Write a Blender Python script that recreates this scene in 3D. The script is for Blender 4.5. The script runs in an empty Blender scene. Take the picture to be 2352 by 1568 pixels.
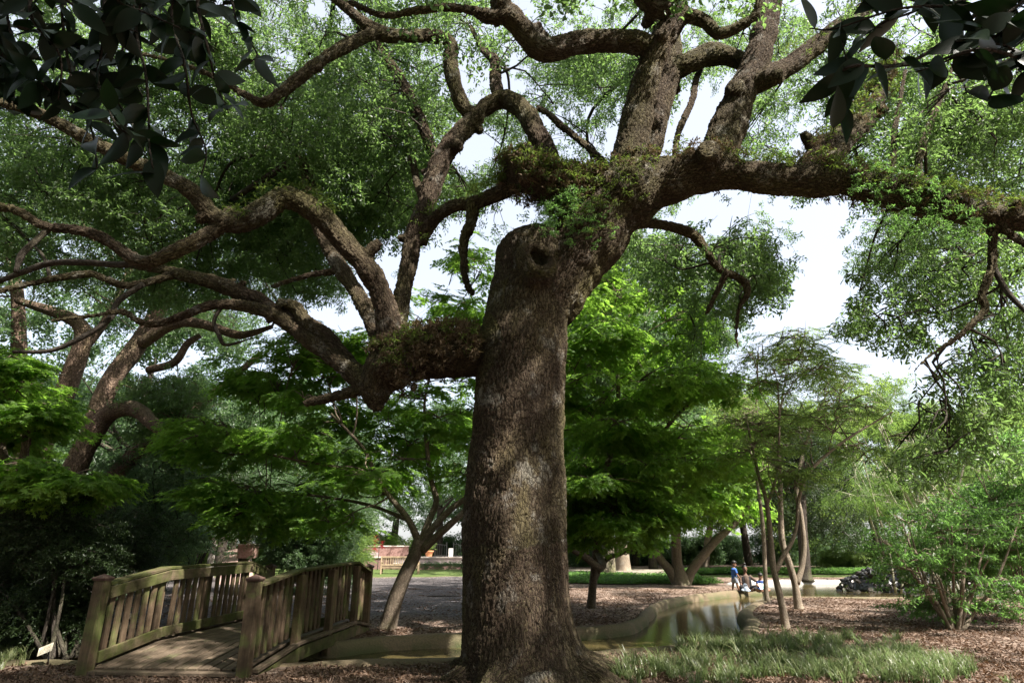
import bpy, bmesh, math, random
import numpy as np
from mathutils import Vector, Matrix, Euler, kdtree, noise

# ------------------------------------------------------------------ scene, camera, sky, sun
sc = bpy.context.scene
COL = sc.collection
CAM_H, TILT, FPX, CX, CY = 1.4, math.radians(19.0), 1400.0, 1176.0, 784.0
cam_d = bpy.data.cameras.new('camera')
cam_d.sensor_width = 36.0
cam_d.lens = FPX / 2352.0 * 36.0
cam_d.clip_start, cam_d.clip_end = 0.05, 600.0
cam = bpy.data.objects.new('camera', cam_d)
COL.objects.link(cam)
cam.location = (0, 0, CAM_H)
cam.rotation_euler = (math.pi / 2 + TILT, 0, 0)
sc.camera = cam

SUN = Vector((0.50, -0.36, 0.80)).normalized()          # direction towards the sun
world = bpy.data.worlds.new('World'); sc.world = world
world.use_nodes = True
wn = world.node_tree.nodes; wl = world.node_tree.links
for n in list(wn): wn.remove(n)
w_out = wn.new('ShaderNodeOutputWorld'); w_bg = wn.new('ShaderNodeBackground'); w_sky = wn.new('ShaderNodeTexSky')
w_sky.sky_type = 'NISHITA'; w_sky.sun_disc = False
w_sky.sun_elevation = math.asin(SUN.z); w_sky.sun_rotation = math.atan2(SUN.x, SUN.y)
w_sky.air_density = 1.0; w_sky.dust_density = 4.0; w_sky.ozone_density = 1.0
w_bg.inputs['Strength'].default_value = 0.11
w_mix = wn.new('ShaderNodeMix'); w_mix.data_type = 'RGBA'; w_mix.inputs[0].default_value = 0.5          # thin bright haze over the whole sky
w_mix.inputs[7].default_value = (3.7, 3.7, 3.75, 1); wl.new(w_sky.outputs[0], w_mix.inputs[6]); wl.new(w_mix.outputs[2], w_bg.inputs[0]); wl.new(w_bg.outputs[0], w_out.inputs[0])
sun_d = bpy.data.lights.new('sun', 'SUN'); sun_d.energy = 5.0; sun_d.angle = math.radians(0.55); sun_d.color = (1.0, 0.95, 0.86)
sun = bpy.data.objects.new('sun', sun_d); COL.objects.link(sun)
sun.rotation_euler = SUN.to_track_quat('Z', 'Y').to_euler(); sun.location = (20, -8, 30)
vs = sc.view_settings
vs.view_transform = 'Standard'; vs.look = 'None'; vs.gamma = 1.0; vs.exposure = 1.78; vs.use_curve_mapping = False
cy = sc.cycles
cy.max_bounces = 6; cy.diffuse_bounces = 3; cy.glossy_bounces = 3; cy.transmission_bounces = 5; cy.transparent_max_bounces = 8
cy.caustics_reflective = False; cy.caustics_refractive = False; cy.sample_clamp_indirect = 6.0

R = random.Random(11)
rng = np.random.default_rng(11)

# ------------------------------------------------------------------ places: a picture point at a distance -> world
_cT, _sT = math.cos(TILT), math.sin(TILT)
def ray(x, y):
    u, v = (x - CX) / FPX, (CY - y) / FPX
    return Vector((u, _cT - v * _sT, _sT + v * _cT))
def at(x, y, Y):
    d = ray(x, y)
    return Vector((0, 0, CAM_H)) + d * (Y / d.y)
def depth(p):
    return p[1] * _cT + (p[2] - CAM_H) * _sT
def rad(px, p):
    return px * depth(p) / FPX
def gp(x, y, z=0.0):
    d = ray(x, y); t = (z - CAM_H) / d.z
    return Vector((0, 0, CAM_H)) + d * t
def project(P):
    P = np.asarray(P)
    zc = P[:, 1] * _cT + (P[:, 2] - CAM_H) * _sT
    zc = np.where(zc > 0.2, zc, 0.2)
    yy = -P[:, 1] * _sT + (P[:, 2] - CAM_H) * _cT
    return CX + FPX * P[:, 0] / zc, CY - FPX * yy / zc

# ------------------------------------------------------------------ object helpers
def tag(o, label=None, cat=None, group=None, kind=None):
    if label: o['label'] = label
    if cat: o['category'] = cat
    if group: o['group'] = group
    if kind: o['kind'] = kind
    return o
def thing(name, loc, label, cat, group=None, rz=0.0):
    o = bpy.data.objects.new(name, None); COL.objects.link(o)
    o.empty_display_size = 0.2
    o.location = loc; o.rotation_euler = (0, 0, rz)
    return tag(o, label, cat, group)
def link(name, me, mat=None, parent=None, loc=None, rot=None):
    o = bpy.data.objects.new(name, me); COL.objects.link(o)
    if mat and not me.materials: me.materials.append(mat)
    if parent: o.parent = parent
    if loc is not None: o.location = loc
    if rot is not None: o.rotation_euler = rot
    return o
def mesh_np(name, V, Fc, smooth=True):
    me = bpy.data.meshes.new(name)
    V = np.asarray(V, dtype=np.float32)
    if isinstance(Fc, np.ndarray):
        me.vertices.add(len(V)); me.vertices.foreach_set('co', V.ravel())
        nf, k = Fc.shape
        me.loops.add(nf * k); me.loops.foreach_set('vertex_index', Fc.astype(np.int32).ravel())
        me.polygons.add(nf)
        me.polygons.foreach_set('loop_start', np.arange(0, nf * k, k, dtype=np.int32))
        me.update(calc_edges=True)
    else:
        me.from_pydata([tuple(v) for v in V], [], Fc)
    if smooth and len(me.polygons):
        me.polygons.foreach_set('use_smooth', np.ones(len(me.polygons), dtype=bool))
    me.update()
    return me
def vattr(me, name, arr, typ='FLOAT_VECTOR'):
    a = me.attributes.new(name, typ, 'POINT')
    a.data.foreach_set('vector' if typ == 'FLOAT_VECTOR' else 'value', np.asarray(arr, dtype=np.float32).ravel())
def bm_mesh(name, bm, smooth=False):
    me = bpy.data.meshes.new(name); bm.to_mesh(me); bm.free()
    if smooth: me.polygons.foreach_set('use_smooth', np.ones(len(me.polygons), dtype=bool))
    return me
_boxes = {}
def box_mesh(sx, sy, sz, bevel=0.006, name='board'):
    key = (round(sx, 4), round(sy, 4), round(sz, 4), bevel, name)
    if key in _boxes: return _boxes[key]
    bm = bmesh.new(); bmesh.ops.create_cube(bm, size=1.0)
    bmesh.ops.scale(bm, vec=(sx, sy, sz), verts=bm.verts)
    if bevel > 0: bmesh.ops.bevel(bm, geom=list(bm.edges), offset=bevel, segments=1, affect='EDGES')
    _boxes[key] = bm_mesh(name, bm)
    return _boxes[key]
def box(name, size, loc, mat, parent=None, rot=None, bevel=0.006):
    me = box_mesh(*size, bevel, name + '_' + mat.name)
    return link(name, me, mat, parent, loc, rot)
def lathe_mesh(name, prof, n=20, smooth=True):
    V, Fc = [], []
    for r, z in prof:
        for k in range(n):
            a = 2 * math.pi * k / n; V.append((r * math.cos(a), r * math.sin(a), z))
    for i in range(len(prof) - 1):
        for k in range(n):
            Fc.append((i * n + k, i * n + (k + 1) % n, (i + 1) * n + (k + 1) % n, (i + 1) * n + k))
    Fc.append(tuple(range(n))[::-1]); Fc.append(tuple((len(prof) - 1) * n + k for k in range(n)))
    return mesh_np(name, V, Fc, smooth)

# ------------------------------------------------------------------ tubes
def resample(P, Rr, step_fac=0.45, min_step=0.03):
    P = np.asarray(P, float); Rr = np.asarray(Rr, float)
    n = len(P)
    Pe = np.vstack([2 * P[0] - P[1], P, 2 * P[-1] - P[-2]]); Re = np.concatenate([[Rr[0]], Rr, [Rr[-1]]])
    out, ro = [], []
    for i in range(n - 1):
        p0, p1, p2, p3 = Pe[i:i + 4]; r1, r2 = Re[i + 1], Re[i + 2]
        L = np.linalg.norm(p2 - p1)
        k = max(1, int(math.ceil(L / max(min_step, step_fac * min(r1, r2)))))
        t = np.linspace(0, 1, k, endpoint=False)[:, None]
        out.append(0.5 * ((2 * p1) + (-p0 + p2) * t + (2 * p0 - 5 * p1 + 4 * p2 - p3) * t ** 2 + (-p0 + 3 * p1 - 3 * p2 + p3) * t ** 3))
        ts = t[:, 0]; ts = ts * ts * (3 - 2 * ts)
        ro.append(r1 + (r2 - r1) * ts)
    out.append(P[-1:]); ro.append(Rr[-1:])
    return np.vstack(out), np.concatenate(ro)
def frames(P):
    T = np.gradient(P, axis=0) if len(P) > 2 else np.repeat((P[1] - P[0])[None], 2, 0)
    T /= np.linalg.norm(T, axis=1)[:, None] + 1e-9
    N = np.zeros_like(P)
    a = np.array([1.0, 0, 0]) if abs(T[0][0]) < 0.8 else np.array([0, 1.0, 0])
    nn = a - T[0] * a.dot(T[0]); N[0] = nn / np.linalg.norm(nn)
    for i in range(1, len(P)):
        nn = N[i - 1] - T[i] * N[i - 1].dot(T[i]); l = np.linalg.norm(nn)
        N[i] = nn / l if l > 1e-6 else N[i - 1]
    return T, N, np.cross(T, N)
class Tubes:
    def __init__(s): s.V, s.F, s.B, s.n = [], [], [], 0
    def add(s, P, Rr, sides=6, off=0.0, sm=None):
        P = np.asarray(P, float); Rr = np.asarray(Rr, float)
        T, N, B = frames(P); m = len(P)
        a = np.linspace(0, 2 * math.pi, sides, endpoint=False)
        ring = N[:, None, :] * np.cos(a)[None, :, None] + B[:, None, :] * np.sin(a)[None, :, None]
        V = P[:, None, :] + ring * Rr[:, None, None]
        S = np.concatenate([[0], np.cumsum(np.linalg.norm(np.diff(P, axis=0), axis=1))]) + off
        bc = np.stack([np.cos(a)[None] * Rr[:, None], np.sin(a)[None] * Rr[:, None], np.repeat(S[:, None], sides, 1)], -1)
        i = np.arange(m - 1)[:, None] * sides; k = np.arange(sides)[None]; k2 = (k + 1) % sides
        Fq = np.stack([i + k, i + k2, i + sides + k2, i + sides + k], -1).reshape(-1, 4) + s.n
        s.V.append(V.reshape(-1, 3)); s.B.append(bc.reshape(-1, 3)); s.F.append(Fq)
        base = s.n; s.n += m * sides
        s.V.append(np.vstack([P[0], P[-1]])); s.B.append(np.array([[0, 0, S[0]], [0, 0, S[-1]]]))
        c0, c1 = s.n, s.n + 1; s.n += 2
        kk = np.arange(sides); kk2 = (kk + 1) % sides
        s.F.append(np.stack([base + kk2, base + kk, np.full(sides, c0), np.full(sides, c0)], -1))
        e = base + (m - 1) * sides
        s.F.append(np.stack([e + kk, e + kk2, np.full(sides, c1), np.full(sides, c1)], -1))
    def mesh(s, name, origin=(0, 0, 0)):
        V = np.vstack(s.V) - np.asarray(origin, float); Fq = np.vstack(s.F); B = np.vstack(s.B)
        Fl = []
        q = Fq[Fq[:, 2] != Fq[:, 3]]; t = Fq[Fq[:, 2] == Fq[:, 3]][:, :3]
        me = bpy.data.meshes.new(name)
        me.vertices.add(len(V)); me.vertices.foreach_set('co', V.astype(np.float32).ravel())
        loops = np.concatenate([q.ravel(), t.ravel()]).astype(np.int32)
        me.loops.add(len(loops)); me.loops.foreach_set('vertex_index', loops)
        me.polygons.add(len(q) + len(t))
        st = np.concatenate([np.arange(len(q)) * 4, len(q) * 4 + np.arange(len(t)) * 3]).astype(np.int32)
        me.polygons.foreach_set('loop_start', st)
        me.update(calc_edges=True)
        me.polygons.foreach_set('use_smooth', np.ones(len(me.polygons), dtype=bool))
        vattr(me, 'barkco', B)
        return me

# ------------------------------------------------------------------ materials
def new_mat(name):
    m = bpy.data.materials.new(name); m.use_nodes = True
    nt = m.node_tree
    for n in list(nt.nodes): nt.nodes.remove(n)
    return m, nt.nodes, nt.links
def nd(nodes, typ, **kw):
    n = nodes.new(typ)
    for k, v in kw.items():
        if k in n.inputs: n.inputs[k].default_value = v
        else: setattr(n, k, v)
    return n
def ramp(nodes, stops):
    n = nodes.new('ShaderNodeValToRGB'); e = n.color_ramp.elements
    while len(e) < len(stops): e.new(0.5)
    for i, (p, c) in enumerate(stops): e[i].position = p; e[i].color = (*c, 1) if len(c) == 3 else c
    return n
def mix_rgb(nodes, links, fac, a, b, blend='MIX'):
    n = nodes.new('ShaderNodeMix'); n.data_type = 'RGBA'; n.blend_type = blend
    for sock, v in ((n.inputs[0], fac), (n.inputs[6], a), (n.inputs[7], b)):
        if isinstance(v, (int, float)): sock.default_value = v
        elif isinstance(v, tuple): sock.default_value = (*v, 1) if len(v) == 3 else v
        else: links.new(v, sock)
    return n.outputs[2]
def math_n(nodes, links, op, a, b=None, c=None, clamp=False):
    n = nodes.new('ShaderNodeMath'); n.operation = op; n.use_clamp = clamp
    for i, v in enumerate((a, b, c)):
        if v is None: continue
        if isinstance(v, (int, float)): n.inputs[i].default_value = v
        else: links.new(v, n.inputs[i])
    return n.outputs[0]

def leaf_mat(name, c_dark, c_light, trans, tfac=0.5, rough=0.42, spec=0.4):
    m, N, L = new_mat(name)
    out = N.new('ShaderNodeOutputMaterial')
    oi = N.new('ShaderNodeObjectInfo'); at_ = nd(N, 'ShaderNodeAttribute', attribute_name='v')
    f = math_n(N, L, 'MULTIPLY_ADD', oi.outputs['Random'], 0.55, math_n(N, L, 'MULTIPLY', at_.outputs['Fac'], 0.45))
    col = mix_rgb(N, L, f, c_dark, c_light)
    tc = mix_rgb(N, L, f, tuple(v * 0.75 for v in trans), tuple(min(1, v * 1.2) for v in trans))
    p = nd(N, 'ShaderNodeBsdfPrincipled'); p.inputs['Roughness'].default_value = rough; p.inputs['Specular IOR Level'].default_value = spec
    L.new(col, p.inputs['Base Color'])
    t = N.new('ShaderNodeBsdfTranslucent'); L.new(tc, t.inputs['Color'])
    mx = N.new('ShaderNodeMixShader'); mx.inputs[0].default_value = tfac
    L.new(p.outputs[0], mx.inputs[1]); L.new(t.outputs[0], mx.inputs[2]); L.new(mx.outputs[0], out.inputs[0])
    return m

def bark_mat(name, ridge, ridge2, crev, moss, moss_amt=0.35, scale=11.0, stretch=0.36, depth_=0.03, disp=False, lichen=0.0):
    m, N, L = new_mat(name)
    out = N.new('ShaderNodeOutputMaterial')
    a = nd(N, 'ShaderNodeAttribute', attribute_name='barkco')
    mp = N.new('ShaderNodeMapping'); mp.inputs['Scale'].default_value = (1, 1, stretch); L.new(a.outputs['Vector'], mp.inputs[0])
    wn_ = nd(N, 'ShaderNodeTexNoise', Scale=scale * 0.35, Detail=5.0, Roughness=0.7); L.new(mp.outputs[0], wn_.inputs['Vector'])
    ad = N.new('ShaderNodeVectorMath'); ad.operation = 'MULTIPLY_ADD'
    L.new(wn_.outputs['Color'], ad.inputs[0]); ad.inputs[1].default_value = (0.13, 0.13, 0.13); L.new(mp.outputs[0], ad.inputs[2])
    vo = N.new('ShaderNodeTexVoronoi'); vo.feature = 'DISTANCE_TO_EDGE'; vo.inputs['Scale'].default_value = scale
    L.new(ad.outputs[0], vo.inputs['Vector'])
    vf = N.new('ShaderNodeTexVoronoi'); vf.feature = 'F1'; vf.inputs['Scale'].default_value = scale; L.new(ad.outputs[0], vf.inputs['Vector'])
    fine = nd(N, 'ShaderNodeTexNoise', Scale=scale * 3.5, Detail=5.0, Roughness=0.65); L.new(ad.outputs[0], fine.inputs['Vector'])
    edge = N.new('ShaderNodeMapRange'); edge.interpolation_type = 'SMOOTHSTEP'
    edge.inputs['From Min'].default_value = 0.0; edge.inputs['From Max'].default_value = 0.24; L.new(vo.outputs['Distance'], edge.inputs['Value'])
    h = math_n(N, L, 'MULTIPLY', edge.outputs[0], math_n(N, L, 'MULTIPLY_ADD', vf.outputs['Color'], 0.45, 0.6))
    h = math_n(N, L, 'MULTIPLY_ADD', fine.outputs['Fac'], 0.55, h)
    c1 = mix_rgb(N, L, vf.outputs['Color'], ridge, ridge2)
    fr = ramp(N, [(0.35, (0.6, 0.6, 0.6)), (0.7, (1.25, 1.25, 1.25))]); L.new(fine.outputs['Fac'], fr.inputs[0])
    c1 = mix_rgb(N, L, 1.0, c1, fr.outputs[0], 'MULTIPLY')
    # green algae and moss, in long patches
    mn = nd(N, 'ShaderNodeTexNoise', Scale=1.1, Detail=5.0, Roughness=0.6); L.new(mp.outputs[0], mn.inputs['Vector'])
    mr = ramp(N, [(0.62 - 0.3 * moss_amt, (0, 0, 0)), (0.78 - 0.2 * moss_amt, (1, 1, 1))]); L.new(mn.outputs['Fac'], mr.inputs[0])
    geo = N.new('ShaderNodeNewGeometry'); sep = N.new('ShaderNodeSeparateXYZ'); L.new(geo.outputs['True Normal'], sep.inputs[0])
    up = N.new('ShaderNodeMapRange'); up.inputs['From Min'].default_value = 0.35; up.inputs['From Max'].default_value = 0.95; L.new(sep.outputs['Z'], up.inputs['Value'])
    mo = math_n(N, L, 'MAXIMUM', mr.outputs[0], math_n(N, L, 'MULTIPLY', up.outputs[0], 0.9 * min(1.0, moss_amt * 2)))
    mo = math_n(N, L, 'MULTIPLY', mo, math_n(N, L, 'MULTIPLY_ADD', fine.outputs['Fac'], 1.1, 0.0), clamp=True)
    c1 = mix_rgb(N, L, mo, c1, moss)
    if lichen > 0:
        ln = nd(N, 'ShaderNodeTexNoise', Scale=2.7, Detail=6.0, Roughness=0.7); L.new(a.outputs['Vector'], ln.inputs['Vector'])
        lr = ramp(N, [(0.56, (0, 0, 0)), (0.64, (lichen,) * 3)]); L.new(ln.outputs['Fac'], lr.inputs[0])
        c1 = mix_rgb(N, L, lr.outputs[0], c1, (0.34, 0.33, 0.30))
    st = nd(N, 'ShaderNodeTexNoise', Scale=2.2, Detail=6.0, Roughness=0.65); L.new(mp.outputs[0], st.inputs['Vector'])
    sr_ = ramp(N, [(0.32, (0.62, 0.60, 0.58)), (0.52, (1.0, 1.0, 1.0)), (0.7, (1.35, 1.30, 1.22))]); L.new(st.outputs['Fac'], sr_.inputs[0])
    c1 = mix_rgb(N, L, 1.0, c1, sr_.outputs[0], 'MULTIPLY')
    ef = N.new('ShaderNodeMapRange'); ef.inputs['From Min'].default_value = 0.0; ef.inputs['From Max'].default_value = 0.10; L.new(vo.outputs['Distance'], ef.inputs['Value'])
    c1 = mix_rgb(N, L, ef.outputs[0], crev, c1)
    p = nd(N, 'ShaderNodeBsdfPrincipled'); p.inputs['Roughness'].default_value = 0.92; p.inputs['Specular IOR Level'].default_value = 0.15
    L.new(c1, p.inputs['Base Color']); L.new(p.outputs[0], out.inputs[0])
    if disp:
        d = N.new('ShaderNodeDisplacement'); d.inputs['Midlevel'].default_value = 0.7; d.inputs['Scale'].default_value = depth_
        L.new(h, d.inputs['Height']); L.new(d.outputs[0], out.inputs['Displacement']); m.displacement_method = 'BOTH'
    else:
        b = N.new('ShaderNodeBump'); b.inputs['Strength'].default_value = 0.9; b.inputs['Distance'].default_value = depth_
        L.new(h, b.inputs['Height']); L.new(b.outputs[0], p.inputs['Normal'])
    return m

def simple_mat(name, c1, c2=None, scale=8.0, rough=0.7, bump=0.0, bscale=40.0, spec=0.3, metal=0.0, stretch=(1, 1, 1)):
    m, N, L = new_mat(name)
    out = N.new('ShaderNodeOutputMaterial'); p = nd(N, 'ShaderNodeBsdfPrincipled')
    p.inputs['Roughness'].default_value = rough; p.inputs['Specular IOR Level'].default_value = spec; p.inputs['Metallic'].default_value = metal
    tc = N.new('ShaderNodeTexCoord'); mp = N.new('ShaderNodeMapping'); mp.inputs['Scale'].default_value = stretch
    L.new(tc.outputs['Object'], mp.inputs[0])
    n1 = nd(N, 'ShaderNodeTexNoise', Scale=scale, Detail=6.0, Roughness=0.62); L.new(mp.outputs[0], n1.inputs['Vector'])
    r = ramp(N, [(0.3, c1), (0.7, c2 or tuple(min(1, v * 1.3) for v in c1))]); L.new(n1.outputs['Fac'], r.inputs[0])
    L.new(r.outputs[0], p.inputs['Base Color'])
    if bump:
        n2 = nd(N, 'ShaderNodeTexNoise', Scale=bscale, Detail=5.0); L.new(mp.outputs[0], n2.inputs['Vector'])
        b = N.new('ShaderNodeBump'); b.inputs['Distance'].default_value = bump; L.new(n2.outputs['Fac'], b.inputs['Height']); L.new(b.outputs[0], p.inputs['Normal'])
    L.new(p.outputs[0], out.inputs[0])
    return m

def wood_mat(name, c1, c2, moss=(0.10, 0.13, 0.035), moss_amt=0.5, axis='Z'):
    m, N, L = new_mat(name)
    out = N.new('ShaderNodeOutputMaterial'); p = nd(N, 'ShaderNodeBsdfPrincipled'); p.inputs['Roughness'].default_value = 0.8; p.inputs['Specular IOR Level'].default_value = 0.2
    tc = N.new('ShaderNodeTexCoord'); mp = N.new('ShaderNodeMapping')
    mp.inputs['Scale'].default_value = {'Z': (1, 1, 0.07), 'Y': (1, 0.07, 1), 'X': (0.07, 1, 1)}[axis]
    oi = N.new('ShaderNodeObjectInfo')
    ad = N.new('ShaderNodeVectorMath'); ad.operation = 'ADD'; cmb = N.new('ShaderNodeCombineXYZ')
    s = math_n(N, L, 'MULTIPLY', oi.outputs['Random'], 50.0)
    for i in range(3): L.new(s, cmb.inputs[i])
    L.new(tc.outputs['Object'], mp.inputs[0]); L.new(mp.outputs[0], ad.inputs[0]); L.new(cmb.outputs[0], ad.inputs[1])
    g = nd(N, 'ShaderNodeTexNoise', Scale=55.0, Detail=6.0, Roughness=0.6); L.new(ad.outputs[0], g.inputs['Vector'])
    r = ramp(N, [(0.3, c1), (0.72, c2)]); L.new(g.outputs['Fac'], r.inputs[0])
    v = math_n(N, L, 'MULTIPLY_ADD', oi.outputs['Random'], 0.5, 0.7)
    hs = N.new('ShaderNodeHueSaturation'); L.new(r.outputs[0], hs.inputs['Color']); L.new(v, hs.inputs['Value'])
    ad2 = N.new('ShaderNodeVectorMath'); ad2.operation = 'ADD'; L.new(tc.outputs['Object'], ad2.inputs[0]); L.new(cmb.outputs[0], ad2.inputs[1])
    mn = nd(N, 'ShaderNodeTexNoise', Scale=2.6, Detail=6.0, Roughness=0.65); L.new(ad2.outputs[0], mn.inputs['Vector'])
    mr = ramp(N, [(0.66 - 0.32 * moss_amt, (0, 0, 0)), (0.82 - 0.26 * moss_amt, (0.85, 0.85, 0.85))]); L.new(mn.outputs['Fac'], mr.inputs[0])
    sn = nd(N, 'ShaderNodeTexNoise', Scale=5.0, Detail=6.0, Roughness=0.7); L.new(ad2.outputs[0], sn.inputs['Vector'])
    sr_ = ramp(N, [(0.3, (0.5, 0.48, 0.46)), (0.55, (1.0, 1.0, 1.0)), (0.75, (1.3, 1.25, 1.18))]); L.new(sn.outputs['Fac'], sr_.inputs[0])
    c = mix_rgb(N, L, 1.0, mix_rgb(N, L, mr.outputs[0], hs.outputs[0], moss), sr_.outputs[0], 'MULTIPLY')
    L.new(c, p.inputs['Base Color'])
    b = N.new('ShaderNodeBump'); b.inputs['Distance'].default_value = 0.004; b.inputs['Strength'].default_value = 0.8
    L.new(g.outputs['Fac'], b.inputs['Height']); L.new(b.outputs[0], p.inputs['Normal']); L.new(p.outputs[0], out.inputs[0])
    return m

M = {}
M['oak_bark'] = bark_mat('oak_bark', (0.070, 0.048, 0.033), (0.130, 0.098, 0.070), (0.016, 0.011, 0.008), (0.072, 0.080, 0.022), 0.66, 28.0, 0.33, 0.026, disp=True, lichen=0.35)
M['oak_bark2'] = bark_mat('mossy_bark', (0.16, 0.125, 0.105), (0.24, 0.20, 0.17), (0.07, 0.055, 0.045), (0.13, 0.15, 0.05), 0.7, 9.0, 0.4, 0.03)
M['branch_bark'] = bark_mat('branch_bark', (0.052, 0.042, 0.034), (0.095, 0.08, 0.066), (0.02, 0.016, 0.013), (0.10, 0.11, 0.05), 0.3, 26.0, 0.4, 0.008)
M['fern_bark'] = bark_mat('fern_bark', (0.17, 0.115, 0.085), (0.24, 0.17, 0.125), (0.06, 0.04, 0.03), (0.14, 0.15, 0.06), 0.3, 16.0, 0.5, 0.03)
M['smooth_bark'] = bark_mat('smooth_bark', (0.24, 0.19, 0.145), (0.31, 0.26, 0.20), (0.16, 0.125, 0.095), (0.15, 0.15, 0.08), 0.2, 20.0, 0.8, 0.004, lichen=0.4)
M['maple_bark'] = bark_mat('maple_bark', (0.13, 0.10, 0.075), (0.20, 0.16, 0.12), (0.07, 0.055, 0.04), (0.10, 0.12, 0.05), 0.35, 22.0, 0.5, 0.006, lichen=0.25)
M['leaf_oak'] = leaf_mat('leaf_oak', (0.032, 0.060, 0.024), (0.070, 0.102, 0.038), (0.24, 0.40, 0.10), 0.48, 0.4, 0.5)
M['leaf_maple'] = leaf_mat('leaf_maple', (0.045, 0.088, 0.018), (0.085, 0.135, 0.032), (0.36, 0.62, 0.08), 0.58, 0.5, 0.3)
M['leaf_shrub'] = leaf_mat('leaf_shrub', (0.035, 0.070, 0.028), (0.075, 0.12, 0.045), (0.17, 0.30, 0.10), 0.42, 0.4, 0.5)
M['leaf_dark'] = leaf_mat('leaf_dark', (0.016, 0.030, 0.010), (0.04, 0.065, 0.02), (0.05, 0.10, 0.02), 0.3, 0.45, 0.4)
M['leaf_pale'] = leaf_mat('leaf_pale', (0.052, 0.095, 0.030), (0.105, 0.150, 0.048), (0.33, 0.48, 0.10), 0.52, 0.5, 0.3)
M['leaf_azalea'] = leaf_mat('leaf_azalea', (0.045, 0.095, 0.025), (0.085, 0.14, 0.04), (0.22, 0.44, 0.09), 0.48, 0.42, 0.5)
M['leaf_bamboo'] = leaf_mat('leaf_bamboo', (0.055, 0.10, 0.028), (0.10, 0.15, 0.045), (0.28, 0.46, 0.09), 0.52, 0.5, 0.3)
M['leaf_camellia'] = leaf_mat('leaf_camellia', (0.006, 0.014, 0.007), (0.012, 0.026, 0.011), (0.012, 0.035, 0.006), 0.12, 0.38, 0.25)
M['fern'] = leaf_mat('fern', (0.055, 0.085, 0.02), (0.11, 0.13, 0.04), (0.18, 0.26, 0.04), 0.45, 0.6, 0.2)
M['dry_fern'] = leaf_mat('dry_fern', (0.10, 0.07, 0.045), (0.20, 0.15, 0.10), (0.12, 0.09, 0.04), 0.3, 0.8, 0.1)
M['grass'] = leaf_mat('grass', (0.075, 0.105, 0.04), (0.19, 0.20, 0.09), (0.2, 0.3, 0.1), 0.4, 0.38, 0.5)
M['litter'] = leaf_mat('litter', (0.055, 0.034, 0.024), (0.20, 0.13, 0.088), (0.16, 0.08, 0.04), 0.2, 0.6, 0.3)
# ------------------------------------------------------------------ leaf sprays (prototypes shared by all crowns)
def leaf_geo(kind, L, W, fold=0.25, curl=0.15):
    """one leaf lying along +X from the origin, upper side +Z: verts, quads/tris"""
    if kind == 'ellipse':
        V = [(0, 0, 0), (L * .35, W / 2, W * fold), (L * .40, 0, 0.0), (L * .35, -W / 2, W * fold), (L * .75, W * .36, W * fold - curl * L * .3), (L * .75, -W * .36, W * fold - curl * L * .3), (L, 0, -curl * L)]
        Fc = [(0, 2, 1), (0, 3, 2), (2, 6, 4, 1), (2, 3, 5, 6)]
    elif kind == 'blade':
        V = [(0, 0, 0), (L * .4, W / 2, 0.02 * L), (L * .4, -W / 2, 0.02 * L), (L, 0, -curl * L)]
        Fc = [(0, 2, 3, 1)]
    elif kind == 'palmate':
        V = [(0, 0, 0)]; Fc = []
        for a, l in ((0, 1.0), (38, .92), (-38, .92), (78, .7), (-78, .7), (118, .4), (-118, .4)):
            a = math.radians(a); c, s = math.cos(a), math.sin(a); ll = l * L; w = W * l
            i = len(V)
            V += [(c * ll * .45 - s * w / 2, s * ll * .45 + c * w / 2, 0.012 * L), (c * ll, s * ll, -curl * L * l), (c * ll * .45 + s * w / 2, s * ll * .45 - c * w / 2, 0.012 * L)]
            Fc += [(0, i + 2, i + 1, i)]
    return V, Fc
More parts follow.
